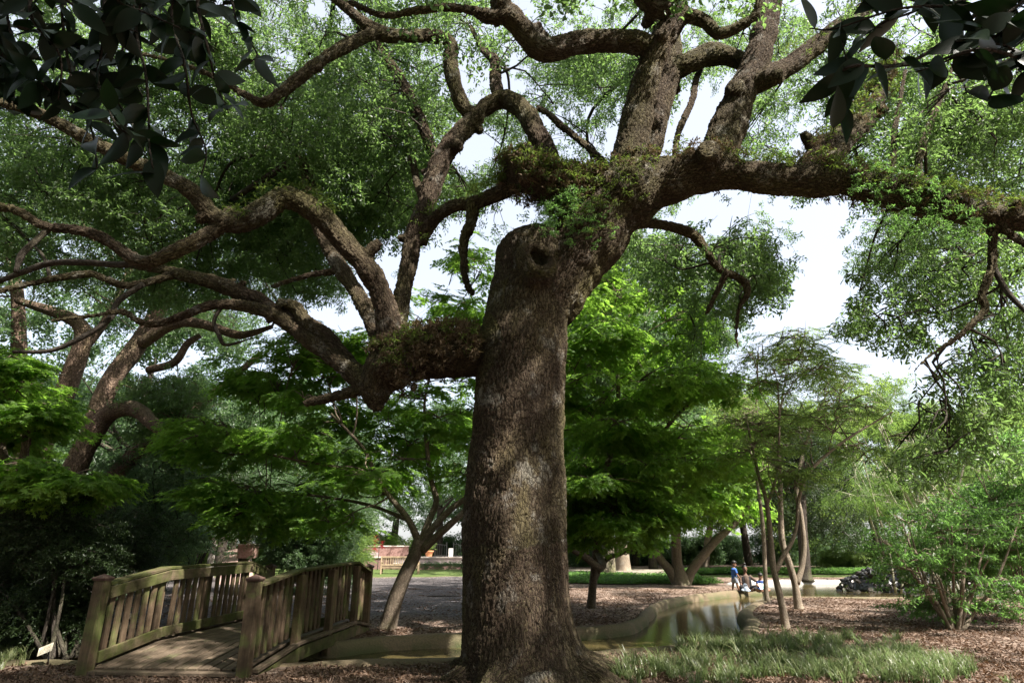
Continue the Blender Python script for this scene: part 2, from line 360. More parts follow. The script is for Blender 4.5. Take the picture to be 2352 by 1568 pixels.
def spray_mesh(name, kind, n, length, L, W, seed, mat, whorl=False, flat=False, stem_r=0.0025, curl=0.15, spread=1.0, ball=False, forks=2):
    r = random.Random(seed)
    V, Fc, att = [], [], []
    def add_leaf(pos, rotm, s, c):
        v, f = leaf_geo(kind, L * s, W * s, r.uniform(.1, .35), curl * r.uniform(.3, 1.8))
        b = len(V)
        for p in v: V.append(tuple(pos + rotm @ Vector(p))); att.append(c)
        for q in f: Fc.append(tuple(b + k for k in q))
    axes = [(Vector((0, 0, 0)), Vector((1, 0, 0)), length)]
    for k in range(forks):
        t = r.uniform(.25, .65); sgn = 1 if k % 2 else -1
        d = Vector((1, sgn * r.uniform(.6, 1.1), r.uniform(-.15, .15) if flat else r.uniform(-.5, .4))).normalized()
        axes.append((Vector((length * t, 0, 0)), d, length * r.uniform(.4, .65)))
    tot = sum(a[2] for a in axes)
    for o, d, ln in axes:
        side = d.cross(Vector((0, 0, 1))).normalized(); upv = side.cross(d)
        sag = r.uniform(.05, .2)
        m = max(3, int(n * ln / tot))
        e0, e1 = o, o + d * ln
        if stem_r > 0:
            b = len(V)
            for q, (pp, rr) in enumerate(((e0, stem_r), (e1 - Vector((0, 0, sag * ln)), stem_r * .5))):
                for k in range(3):
                    an = k * 2.094; V.append(tuple(pp + side * math.cos(an) * rr + upv * math.sin(an) * rr)); att.append(-1.0)
            for k in range(3): Fc.append((b + k, b + (k + 1) % 3, b + 3 + (k + 1) % 3, b + 3 + k))
        for i in range(m):
            t = (i + .5) / m
            if whorl: t = 0.55 + .45 * math.floor(t * 2.99) / 2
            else: t = 0.15 + .85 * t
            pos = o + d * ln * t - Vector((0, 0, sag * ln * t * t))
            if ball: pos += Vector((r.gauss(0, .12), r.gauss(0, .12), r.gauss(0, .12))) * length
            az = (i * 2.4 + r.uniform(-.4, .4)) if not flat else (1.0 if i % 2 else -1.0) * r.uniform(.3, 1.2)
            if flat:
                ld = (d * math.cos(az) + side * math.sin(az) + Vector((0, 0, r.uniform(-.35, .1)))).normalized()
            else:
                ld = (d * r.uniform(.2, 1.0) + (side * math.cos(az) + upv * math.sin(az)) * spread + Vector((0, 0, -.25))).normalized()
            sd = ld.cross(Vector((0, 0, 1)));
            if sd.length < .05: sd = Vector((0, 1, 0))
            sd.normalize(); un = sd.cross(ld)
            roll = r.gauss(0, .35 if flat else .6)
            yv = (-sd) * math.cos(roll) + un * math.sin(roll); zv = ld.cross(yv)
            rm = Matrix((ld, yv, zv)).transposed()
            add_leaf(pos, rm, r.uniform(.65, 1.2), r.random())
    me = mesh_np(name, V, Fc, smooth=False)
    vattr(me, 'v', att, 'FLOAT')
    me.materials.append(mat)
    return me
def spray_group(name, meshes):
    """geometry nodes that put one of a few sprays on every point of a crown"""
    g = bpy.data.node_groups.new(name, 'GeometryNodeTree')
    g.interface.new_socket('Geometry', in_out='INPUT', socket_type='NodeSocketGeometry')
    g.interface.new_socket('Geometry', in_out='OUTPUT', socket_type='NodeSocketGeometry')
    N, L = g.nodes, g.links
    gi = N.new('NodeGroupInput'); go = N.new('NodeGroupOutput')
    join = N.new('GeometryNodeJoinGeometry')
    for k, me in enumerate(meshes):
        ob = bpy.data.objects.new(name + '_source', me)
        info = N.new('GeometryNodeObjectInfo'); info.inputs['Object'].default_value = ob; info.inputs['As Instance'].default_value = False
        ti = N.new('GeometryNodeGeometryToInstance'); L.new(info.outputs['Geometry'], ti.inputs[0]); L.new(ti.outputs[0], join.inputs[0])
    mp = N.new('GeometryNodeMeshToPoints')
    iop = N.new('GeometryNodeInstanceOnPoints'); iop.inputs['Pick Instance'].default_value = True
    ra = N.new('GeometryNodeInputNamedAttribute'); ra.data_type = 'FLOAT_VECTOR'; ra.inputs['Name'].default_value = 'rot'
    sa = N.new('GeometryNodeInputNamedAttribute'); sa.data_type = 'FLOAT'; sa.inputs['Name'].default_value = 'scl'
    rv = N.new('FunctionNodeRandomValue'); rv.data_type = 'INT'
    ins = [s for s in rv.inputs if s.enabled]
    ins[0].default_value = 0; ins[1].default_value = len(meshes) - 1
    ro = [s for s in rv.outputs if s.enabled][0]
    L.new(gi.outputs[0], iop.inputs['Points'])
    L.new(join.outputs[0], iop.inputs['Instance'])
    L.new(ra.outputs[0], iop.inputs['Rotation']); L.new(sa.outputs[0], iop.inputs['Scale']); L.new(ro, iop.inputs['Instance Index'])
    L.new(iop.outputs[0], go.inputs[0])
    return g
SPRAY = {
    'oak': spray_group('oak_spray', [spray_mesh('oak_spray', 'ellipse', 30, .42, .085, .030, s, M['leaf_oak'], forks=3) for s in (1, 2, 3)]),
    'maple': spray_group('maple_spray', [spray_mesh('maple_spray', 'palmate', 22, .46, .074, .027, s, M['leaf_maple'], flat=True, curl=.2, forks=4) for s in (4, 5, 6)]),
    'shrub': spray_group('shrub_spray', [spray_mesh('shrub_spray', 'ellipse', 34, .40, .065, .026, s, M['leaf_shrub'], forks=3) for s in (7, 8)]),
    'dark': spray_group('dark_spray', [spray_mesh('dark_spray', 'ellipse', 40, .36, .045, .016, s, M['leaf_dark'], forks=3) for s in (9, 10)]),
    'pale': spray_group('pale_spray', [spray_mesh('pale_spray', 'ellipse', 30, .45, .060, .026, s, M['leaf_pale'], flat=True, forks=4) for s in (11, 12)]),
    'azalea': spray_group('azalea_spray', [spray_mesh('azalea_spray', 'ellipse', 24, .34, .075, .028, s, M['leaf_azalea'], whorl=True, spread=1.3, forks=3) for s in (13, 14)]),
    'bamboo': spray_group('bamboo_spray', [spray_mesh('bamboo_spray', 'blade', 30, .6, .13, .016, s, M['leaf_bamboo'], flat=True, curl=.35, forks=3) for s in (15, 16)]),
    'far': spray_group('far_spray', [spray_mesh('far_spray', 'ellipse', 60, .9, .14, .075, s, M['leaf_shrub'], ball=True, forks=4, stem_r=.006) for s in (17, 18)]),
    'farpale': spray_group('farpale_spray', [spray_mesh('farpale_spray', 'ellipse', 60, .9, .13, .07, s, M['leaf_pale'], ball=True, forks=4, stem_r=.006) for s in (19, 20)]),
    'far_oak': spray_group('far_oak_spray', [spray_mesh('far_oak_spray', 'ellipse', 60, .9, .14, .075, s, M['leaf_oak'], ball=True, forks=4, stem_r=.006) for s in (27, 28)]),
    'fern': spray_group('fern_spray', [spray_mesh('fern_spray', 'blade', 16, .16, .05, .016, s, M['fern'], spread=1.4, stem_r=.0015, curl=.4) for s in (21, 22)]),
    'dryfern': spray_group('dryfern_spray', [spray_mesh('dryfern_spray', 'blade', 16, .12, .05, .018, s, M['dry_fern'], spread=1.6, stem_r=.0015, curl=.8) for s in (23, 24)]),
}
def points_obj(name, P, rot, scl, group, parent=None, origin=(0, 0, 0)):
    me = bpy.data.meshes.new(name)
    P = np.asarray(P, np.float32) - np.asarray(origin, np.float32)
    me.vertices.add(len(P)); me.vertices.foreach_set('co', P.ravel())
    vattr(me, 'rot', rot); vattr(me, 'scl', scl, 'FLOAT'); me.update()
    o = link(name, me, None, parent)
    md = o.modifiers.new('sprays', 'NODES'); md.node_group = group
    o['kind'] = 'stuff'
    return o

# ------------------------------------------------------------------ trees
def limb(pts):
    """list of (x, y, distance, half width) in picture units of 2352 -> world path and radii"""
    P, Rr = [], []
    for x, y, Y, hw in pts:
        p = at(x, y, Y); P.append(p); Rr.append(rad(hw, p))
    return np.array(P), np.array(Rr)
def wob(P, amp, r):
    P = np.array(P, float)
    for i in range(1, len(P) - 1): P[i] += np.array([r.gauss(0, amp), r.gauss(0, amp), r.gauss(0, amp)])
    return P
class Crown:
    def __init__(s, seed, spray='oak', droop=(10, 55), flatroll=35, scl=(.8, 1.25)):
        s.r = random.Random(seed); s.P, s.rot, s.sc = [], [], []; s.tubes = Tubes(); s.droop, s.fr, s.scl, s.spray = droop, flatroll, scl, spray
        s.sk, s.skr = [], []
    def skeleton(s, P, Rr):
        for p, q in zip(P, Rr): s.sk.append(p); s.skr.append(q)
        s.kd = None
    def twig(s, p, d=None):
        r = s.r
        yaw = math.atan2(d[1], d[0]) + r.gauss(0, .7) if d is not None else r.uniform(0, 6.283)
        s.P.append(tuple(p)); s.rot.append((math.radians(r.uniform(-s.fr, s.fr)), math.radians(r.uniform(*s.droop)), yaw)); s.sc.append(r.uniform(*s.scl))
    def clump(s, c, rr, n, subs=5, twigs_only=False, keep=None, fine=True):
        r = s.r; c = np.array(c, float); rr = np.array(rr, float)
        if s.kd is None:
            s.kd = kdtree.KDTree(len(s.sk))
            for i, p in enumerate(s.sk): s.kd.insert(Vector(p), i)
            s.kd.balance()
        if twigs_only: _, i, dist = s.kd.find(Vector(c))
        else:
            near = s.kd.find_n(Vector(c), 30); lim_ = near[0][2] * 1.25 + .3
            _, i, dist = r.choice([q for q in near if q[2] <= lim_])
        a = np.array(s.sk[i]); ra = s.skr[i]
        if keep and not (keep(c) and keep(c) and keep(c)): return
        vs_ = []
        for k in range(subs):
            v = rng.normal(size=3); v /= np.linalg.norm(v); v = v * rr * r.uniform(.55, 1.0) ** .6
            if keep is None or keep(c + v): vs_.append(v)
        if not vs_ or (keep and len(vs_) < subs // 3): return
        if not twigs_only:
            r0 = min(ra * .7, 0.012 + 0.010 * dist)
            mid = (a + c) / 2 + np.array([r.gauss(0, .08), r.gauss(0, .08), r.gauss(.06, .08)]) * dist
            q1 = a * .6 + mid * .4 + np.array([r.gauss(0, .05), r.gauss(0, .05), r.gauss(0, .05)]) * dist
            P, q = resample([a, q1, mid, c], [r0, r0 * .8, r0 * .6, max(.006, r0 * .35)], 3.0, .28)
            hard = getattr(s, 'hard', None)
            if hard and any(hard(w) for w in P[len(P) // 4:]): return
            s.tubes.add(P, q, 5 if r0 > .02 else 4)
            for pp_, qq_ in zip(P[len(P) // 3:-1], q[len(P) // 3:-1]): s.sk.append(pp_); s.skr.append(qq_)
            s.nc = getattr(s, 'nc', 0) + 1
            if s.nc % 20 == 0: s.kd = None
        else: P = np.array([a, c])
        ends = []
        for v in vs_:
            st = P[r.randint(len(P) * 2 // 3, len(P) - 1)] if len(P) > 2 else c
            e = c + v; m = (st + e) / 2 + np.array([r.gauss(0, .1), r.gauss(0, .1), r.gauss(.08, .1)]) * np.linalg.norm(e - st)
            if fine and not twigs_only and not (getattr(s, 'hard', None) and (s.hard(e) or s.hard(m))):
                pp, q = resample([st, m, e], [.016, .011, .004], 20, .22); s.tubes.add(pp, q, 3)
            ends.append((st, m, e))
        n = n * len(vs_) // subs
        for k in range(n):
            st, m, e = ends[k % len(ends)]; t = r.uniform(.25, 1.08)
            p = (1 - t) ** 2 * st + 2 * t * (1 - t) * m + t * t * e
            p = p + rng.normal(size=3) * rr * .22
            if keep and not keep(p): continue
            s.twig(p, e - st)
    def finish(s, parent, bark, origin):
        if s.tubes.n:
            link('branches', s.tubes.mesh('branches', origin), bark, parent)['kind'] = 'stuff'
        if s.P:
            points_obj('crown', s.P, s.rot, s.sc, SPRAY[s.spray], parent, origin)
def simple_tree(name, label, base, limbs, clumps, bark, seed, spray='shrub', cat='tree', group=None, droop=(5, 50), flatroll=35, scl=(.8, 1.25), subs=5, sides=10, fine=True):
    """limbs: world paths with radii, clumps: (centre, radii, sprays)"""
    t = thing(name, base, label, cat, group)
    c = Crown(seed, spray, droop, flatroll, scl)
    tb = Tubes()
    for k, (P, Rr) in enumerate(limbs):
        P, Rr = resample(P, Rr, .8, .08); tb.add(P, Rr, sides, off=k * 3.1)
        i0 = len(P) // 3 if k == 0 else 0
        c.skeleton(P[i0:], Rr[i0:])
    link('trunk', tb.mesh('trunk', base), bark, t)
    for cc, rr, n in clumps: c.clump(cc, rr, n, subs, fine=fine)
    c.finish(t, bark, base)
    return t
# ------------------------------------------------------------------ ground, stream, pond
def sstep(a, b, x):
    t = np.clip((x - a) / (b - a), 0, 1); return t * t * (3 - 2 * t)
def hgt(x, y):
    x = np.asarray(x, float); y = np.asarray(y, float)
    return 0.25 * sstep(31, 40, y) + 0.02 * np.sin(x * .9 + 1.3) * np.sin(y * .7) + 0.012 * np.sin(x * 2.3 + y * 1.7)
def hz(x, y): return float(hgt(x, y))
far_px = [(1748, 1358), (1700, 1361), (1650, 1366), (1575, 1376), (1520, 1390), (1494, 1410), (1470, 1432), (1420, 1446), (1330, 1453), (1200, 1462), (1060, 1468), (930, 1473), (840, 1480), (770, 1489), (650, 1494), (450, 1492), (200, 1486), (-200, 1480)]
near_px = [(1768, 1373), (1724, 1386), (1697, 1405), (1712, 1428), (1690, 1452), (1600, 1474), (1500, 1488), (1400, 1495), (1300, 1500), (1100, 1511), (950, 1516), (800, 1520), (650, 1524), (450, 1524), (200, 1520), (-200, 1512)]
def smooth_line(pts, step=.15):
    P, _ = resample(np.array([[p[0], p[1], 0] for p in pts]), np.ones(len(pts)), 0, step); return P[:, :2]
bank_far = smooth_line([gp(*p, -.05) for p in far_px]); bank_near = smooth_line([gp(*p) for p in near_px])
pond_pts = [(8.45, 21.5), (10, 21.25), (14, 21.0), (17, 20.6), (22, 20.6), (25, 27), (22, 32.8), (17, 33.4), (12.6, 33.2), (10.4, 30.5), (9.6, 27.2), tuple(bank_far[0])]
pond_line = smooth_line(pond_pts, .25)
stream_poly = np.vstack([bank_far, bank_near[::-1]]); pond_poly = pond_line
def in_poly(x, y, poly):
    ins = np.zeros(x.shape, bool); j = len(poly) - 1
    for i in range(len(poly)):
        xi, yi = poly[i]; xj, yj = poly[j]
        c = ((yi > y) != (yj > y)) & (x < (xj - xi) * (y - yi) / (yj - yi + 1e-12) + xi)
        ins ^= c; j = i
    return ins
def line_dist(x, y, line):
    d = np.full(x.shape, 1e9)
    for a, b in zip(line[:-1:2], line[2::2]):
        ab = b - a; t = np.clip(((x - a[0]) * ab[0] + (y - a[1]) * ab[1]) / (ab @ ab + 1e-9), 0, 1)
        d = np.minimum(d, np.hypot(x - a[0] - t * ab[0], y - a[1] - t * ab[1]))
    return d
xs = np.unique(np.concatenate([np.linspace(-160, -14, 24), np.arange(-14, 26, .16), np.linspace(26, 160, 24)]))
ys = np.unique(np.concatenate([np.linspace(-40, 5, 14), np.arange(5, 35, .16), np.linspace(35, 60, 60), np.linspace(60, 220, 14)]))
GX, GY = np.meshgrid(xs, ys)
GZ = hgt(GX, GY)
wet = in_poly(GX, GY, stream_poly) | in_poly(GX, GY, pond_poly)
nearb = (line_dist(GX, GY, bank_far) < .2) | (line_dist(GX, GY, bank_near) < .2) | (line_dist(GX, GY, pond_line) < .2)
GZ = np.where(wet | nearb, -.62, GZ)
nx, ny = len(xs), len(ys)
ii = (np.arange(ny - 1)[:, None] * nx + np.arange(nx - 1)[None]).ravel()
g_me = mesh_np('ground', np.stack([GX, GY, GZ], -1).reshape(-1, 3), np.stack([ii, ii + 1, ii + nx + 1, ii + nx], -1))
wig = .5 * np.sin(GX * .8) + .4 * np.sin(GY * .9 + GX * .35) + .3 * np.sin(GX * 2.1 + GY)
gravel = sstep(1.0, -1.2, GX + wig) * sstep(13.2, 16, GY + wig) * (1 - sstep(34.5, 35.5, GY + .3 * wig))
gravel = np.maximum(gravel, sstep(-5.5, -7.5, GX + wig) * sstep(10.5, 12.5, GY + wig) * (1 - sstep(30, 33, GY)))
lawn = sstep(.5, -1.5, GX) * sstep(34.8, 35.6, GY + .3 * wig)
lawn = np.maximum(lawn, sstep(9, 11, GX) * sstep(34.6, 35.2, GY) * (1 - sstep(36.6, 37.4, GY)))
sand = sstep(0, 2, GX) * (sstep(36.2, 37.2, GY) * (1 - sstep(46, 48, GY)))
vattr(g_me, 'gravel', gravel, 'FLOAT'); vattr(g_me, 'lawn', lawn, 'FLOAT'); vattr(g_me, 'sand', np.clip(sand, 0, 1), 'FLOAT')

def ground_mat():
    m, N, L = new_mat('ground_mulch')
    out = N.new('ShaderNodeOutputMaterial'); p = nd(N, 'ShaderNodeBsdfPrincipled'); p.inputs['Roughness'].default_value = 0.95; p.inputs['Specular IOR Level'].default_value = 0.12
    geo = N.new('ShaderNodeNewGeometry'); pos = geo.outputs['Position']
    v1 = nd(N, 'ShaderNodeTexVoronoi', Scale=22.0); L.new(pos, v1.inputs['Vector'])
    n0 = nd(N, 'ShaderNodeTexNoise', Scale=9.0, Detail=3.0)
    L.new(pos, n0.inputs['Vector'])
    n1 = nd(N, 'ShaderNodeTexNoise', Scale=30.0, Detail=6.0, Roughness=0.7); L.new(pos, n1.inputs['Vector'])
    big = nd(N, 'ShaderNodeTexNoise', Scale=0.7, Detail=5.0, Roughness=0.6); L.new(pos, big.inputs['Vector'])
    sepc = N.new('ShaderNodeSeparateColor'); L.new(v1.outputs['Color'], sepc.inputs[0])
    mul = ramp(N, [(0.0, (0.055, 0.038, 0.03)), (0.35, (0.125, 0.088, 0.069)), (0.7, (0.22, 0.165, 0.132)), (1.0, (0.38, 0.31, 0.255))]); L.new(sepc.outputs[0], mul.inputs[0])
    c = mix_rgb(N, L, .5, mul.outputs[0], n1.outputs['Fac'], 'OVERLAY')
    br = ramp(N, [(0.3, (0.72, 0.70, 0.70)), (0.7, (1.25, 1.18, 1.15))]); L.new(big.outputs['Fac'], br.inputs[0])
    c = mix_rgb(N, L, 1.0, c, br.outputs[0], 'MULTIPLY')
    ag = nd(N, 'ShaderNodeAttribute', attribute_name='gravel'); al = nd(N, 'ShaderNodeAttribute', attribute_name='lawn'); as_ = nd(N, 'ShaderNodeAttribute', attribute_name='sand')
    v2 = nd(N, 'ShaderNodeTexVoronoi', Scale=26.0); L.new(pos, v2.inputs['Vector'])
    s2 = N.new('ShaderNodeSeparateColor'); L.new(v2.outputs['Color'], s2.inputs[0])
    gr = ramp(N, [(0.0, (0.034, 0.029, 0.029)), (0.5, (0.085, 0.074, 0.074)), (1.0, (0.20, 0.18, 0.178))]); L.new(s2.outputs[0], gr.inputs[0])
    def patch(a):
        return math_n(N, L, 'MULTIPLY_ADD', math_n(N, L, 'SUBTRACT', n0.outputs['Fac'], .5), math_n(N, L, 'MULTIPLY', math_n(N, L, 'MULTIPLY', a, math_n(N, L, 'SUBTRACT', 1.0, a)), 8.0), a, clamp=True)
    c = mix_rgb(N, L, patch(ag.outputs['Fac']), c, gr.outputs[0])
    lr = ramp(N, [(0.3, (0.05, 0.085, 0.022)), (0.7, (0.11, 0.14, 0.045))]); L.new(n1.outputs['Fac'], lr.inputs[0])
    c = mix_rgb(N, L, patch(al.outputs['Fac']), c, lr.outputs[0])
    sr = ramp(N, [(0.3, (0.21, 0.18, 0.145)), (0.7, (0.29, 0.25, 0.205))]); L.new(n1.outputs['Fac'], sr.inputs[0])
    c = mix_rgb(N, L, patch(as_.outputs['Fac']), c, sr.outputs[0])
    L.new(c, p.inputs['Base Color'])
    h = math_n(N, L, 'ADD', math_n(N, L, 'MULTIPLY', sepc.outputs[1], .6), n1.outputs['Fac'])
    b = N.new('ShaderNodeBump'); b.inputs['Distance'].default_value = 0.03; L.new(h, b.inputs['Height']); L.new(b.outputs[0], p.inputs['Normal'])
    L.new(p.outputs[0], out.inputs[0])
    return m
tag(link('ground', g_me, ground_mat()), kind='structure')

def concrete_mat():
    m, N, L = new_mat('old_concrete')
    out = N.new('ShaderNodeOutputMaterial'); p = nd(N, 'ShaderNodeBsdfPrincipled'); p.inputs['Roughness'].default_value = 0.85
    geo = N.new('ShaderNodeNewGeometry'); pos = geo.outputs['Position']
    n1 = nd(N, 'ShaderNodeTexNoise', Scale=38.0, Detail=6.0, Roughness=.7); L.new(pos, n1.inputs['Vector'])
    n2 = nd(N, 'ShaderNodeTexNoise', Scale=1.6, Detail=5.0, Roughness=.6); L.new(pos, n2.inputs['Vector'])
    r1 = ramp(N, [(0.3, (0.075, 0.055, 0.031)), (0.7, (0.185, 0.138, 0.082))]); L.new(n1.outputs['Fac'], r1.inputs[0])
    r2 = ramp(N, [(0.42, (0, 0, 0)), (0.56, (1, 1, 1))]); L.new(n2.outputs['Fac'], r2.inputs[0])
    sp = N.new('ShaderNodeSeparateXYZ'); L.new(pos, sp.inputs[0])
    low = N.new('ShaderNodeMapRange'); low.inputs['From Min'].default_value = -.03; low.inputs['From Max'].default_value = -.16; L.new(sp.outputs['Z'], low.inputs['Value'])
    c = mix_rgb(N, L, math_n(N, L, 'MULTIPLY', r2.outputs[0], math_n(N, L, 'MULTIPLY_ADD', low.outputs[0], .65, .35), clamp=True), r1.outputs[0], (0.055, 0.065, 0.018))
    wet = N.new('ShaderNodeMapRange'); wet.inputs['From Min'].default_value = -.2; wet.inputs['From Max'].default_value = -.28; L.new(sp.outputs['Z'], wet.inputs['Value'])
    c = mix_rgb(N, L, math_n(N, L, 'MULTIPLY', wet.outputs[0], .8), c, (0.05, 0.038, 0.022))
    L.new(c, p.inputs['Base Color'])
    b = N.new('ShaderNodeBump'); b.inputs['Distance'].default_value = 0.02; L.new(n1.outputs['Fac'], b.inputs['Height']); L.new(b.outputs[0], p.inputs['Normal'])
    L.new(p.outputs[0], out.inputs[0]); return m
M['concrete'] = concrete_mat()
M['kerb'] = simple_mat('pale_kerb', (0.26, 0.25, 0.24), (0.38, 0.36, 0.34), 6, .8, .01)
BANK = [(-.46, -.16), (-.43, -.02), (-.34, .045), (-.22, .065), (-.09, .05), (0.0, .0), (.06, -.10), (.10, -.22), (.14, -.36), (.17, -.62)]
def bank(name, line, sign, mat, label, scale=1.0, lift=0.0):
    line = np.asarray(line); T = np.gradient(line, axis=0); T /= np.linalg.norm(T, axis=1)[:, None] + 1e-9
    Nn = np.stack([-T[:, 1], T[:, 0]], 1) * sign
    V = []
    for i, (p, n) in enumerate(zip(line, Nn)):
        for o, z in BANK:
            j = noise.noise(Vector((p[0] * 1.3, p[1] * 1.3, o * 2))) * .05; j2 = noise.noise(Vector((p[0] * 3 + 9, p[1] * 3, o * 3))) * .018
            V.append((p[0] + n[0] * (o * scale + j), p[1] + n[1] * (o * scale + j), z + j2 + lift + (.02 * noise.noise(Vector((p[0] * .7, p[1] * .7, 4))))))
    k = len(BANK); Fc = []
    for i in range(len(line) - 1):
        for q in range(k - 1):
            f = (i * k + q, i * k + q + 1, (i + 1) * k + q + 1, (i + 1) * k + q)
            Fc.append(f if sign > 0 else f[::-1])
    o = link(name, mesh_np(name, V, Fc), mat)
    return tag(o, kind='structure')
def inward(line, poly):
    i = len(line) // 2; T = line[i + 1] - line[i - 1]; n = np.array([-T[1], T[0]]); n /= np.linalg.norm(n); q = line[i] + n * .3
    return 1 if in_poly(np.array([q[0]]), np.array([q[1]]), poly)[0] else -1
bank('stream_bank', bank_far, inward(bank_far, stream_poly), M['concrete'], '', .5, -.02)
bank('stream_bank', bank_near, inward(bank_near, stream_poly), M['concrete'], '', .8, -.02)
kf = int(len(pond_line) * .50)
bank('pond_kerb', pond_line[:kf + 1], inward(pond_line[:kf], pond_poly), M['concrete'], '', .6, -.03)
bank('pond_kerb', pond_line[kf:], inward(pond_line[kf:], pond_poly), M['kerb'], '', .9, -.03)
def water_mat():
    m, N, L = new_mat('pond_water')
    out = N.new('ShaderNodeOutputMaterial'); p = nd(N, 'ShaderNodeBsdfPrincipled')
    p.inputs['Base Color'].default_value = (0.07, 0.055, 0.022, 1); p.inputs['Roughness'].default_value = 0.10; p.inputs['IOR'].default_value = 1.33; p.inputs['Specular IOR Level'].default_value = 0.4
    geo = N.new('ShaderNodeNewGeometry')
    mp = N.new('ShaderNodeMapping'); mp.inputs['Scale'].default_value = (1, 1.6, 1); L.new(geo.outputs['Position'], mp.inputs[0])
    n1 = nd(N, 'ShaderNodeTexNoise', Scale=4.5, Detail=3.0); L.new(mp.outputs[0], n1.inputs['Vector'])
    b = N.new('ShaderNodeBump'); b.inputs['Distance'].default_value = 0.004; b.inputs['Strength'].default_value = .5; L.new(n1.outputs['Fac'], b.inputs['Height']); L.new(b.outputs[0], p.inputs['Normal'])
    L.new(p.outputs[0], out.inputs[0]); return m
wv = [(-14, 8, -.17), (26, 8, -.17), (26, 34.5, -.17), (-14, 34.5, -.17)]
tag(link('water', mesh_np('water', wv, [(0, 1, 2, 3)]), water_mat()), kind='structure')

# fallen leaves on the mulch
def litter_proto(seed):
    r = random.Random(seed); V, Fc, a = [], [], []
    for k in range(9):
        v, f = leaf_geo('ellipse', r.uniform(.04, .075), r.uniform(.016, .03), r.uniform(-.5, .6), r.uniform(-.5, .5))
        rm = Euler((r.gauss(0, .45), r.gauss(0, .3), r.uniform(0, 6.28))).to_matrix(); o = Vector((r.uniform(-.16, .16), r.uniform(-.16, .16), r.uniform(.006, .02))); b = len(V)
        c = r.random()
        for p in v: V.append(tuple(o + rm @ Vector(p))); a.append(c)
        for q in f: Fc.append(tuple(b + i for i in q))
    me = mesh_np('fallen_leaves', V, Fc, False); vattr(me, 'v', a, 'FLOAT'); me.materials.append(M['litter']); return me
lit_g = spray_group('litter', [litter_proto(s) for s in (31, 32, 33)])
def dry_spot(x, y):
    X, Y = np.array([x]), np.array([y])
    return not (in_poly(X, Y, stream_poly)[0] or in_poly(X, Y, pond_poly)[0])
P, rt, scv = [], [], []
while len(P) < 15000:
    t = R.random(); y = 7.2 + 19 * t ** 1.7; x = R.uniform(-.72, .95) * (y + 1)
    if -5.4 < x < -2.7 and 7.9 < y < 13.5: continue
    dens = .25 + .75 * max(0, noise.noise(Vector((x * .5, y * .5, 3))) + .35)
    if R.random() > dens * (1.0 if x > -1 or y < 13 else .25): continue
    P.append((x, y, hz(x, y))); rt.append((0, 0, R.uniform(0, 6.28))); scv.append(R.uniform(.7, 1.25))
PA = np.array(P); ok = ~(in_poly(PA[:, 0], PA[:, 1], stream_poly) | in_poly(PA[:, 0], PA[:, 1], pond_poly)) & (line_dist(PA[:, 0], PA[:, 1], bank_far) > .45) & (line_dist(PA[:, 0], PA[:, 1], bank_near) > .4)
o = points_obj('leaf_litter', PA[ok], np.array(rt)[ok], np.array(scv)[ok], lit_g)
tag(o, 'brown fallen leaves scattered over the mulch', 'leaves')
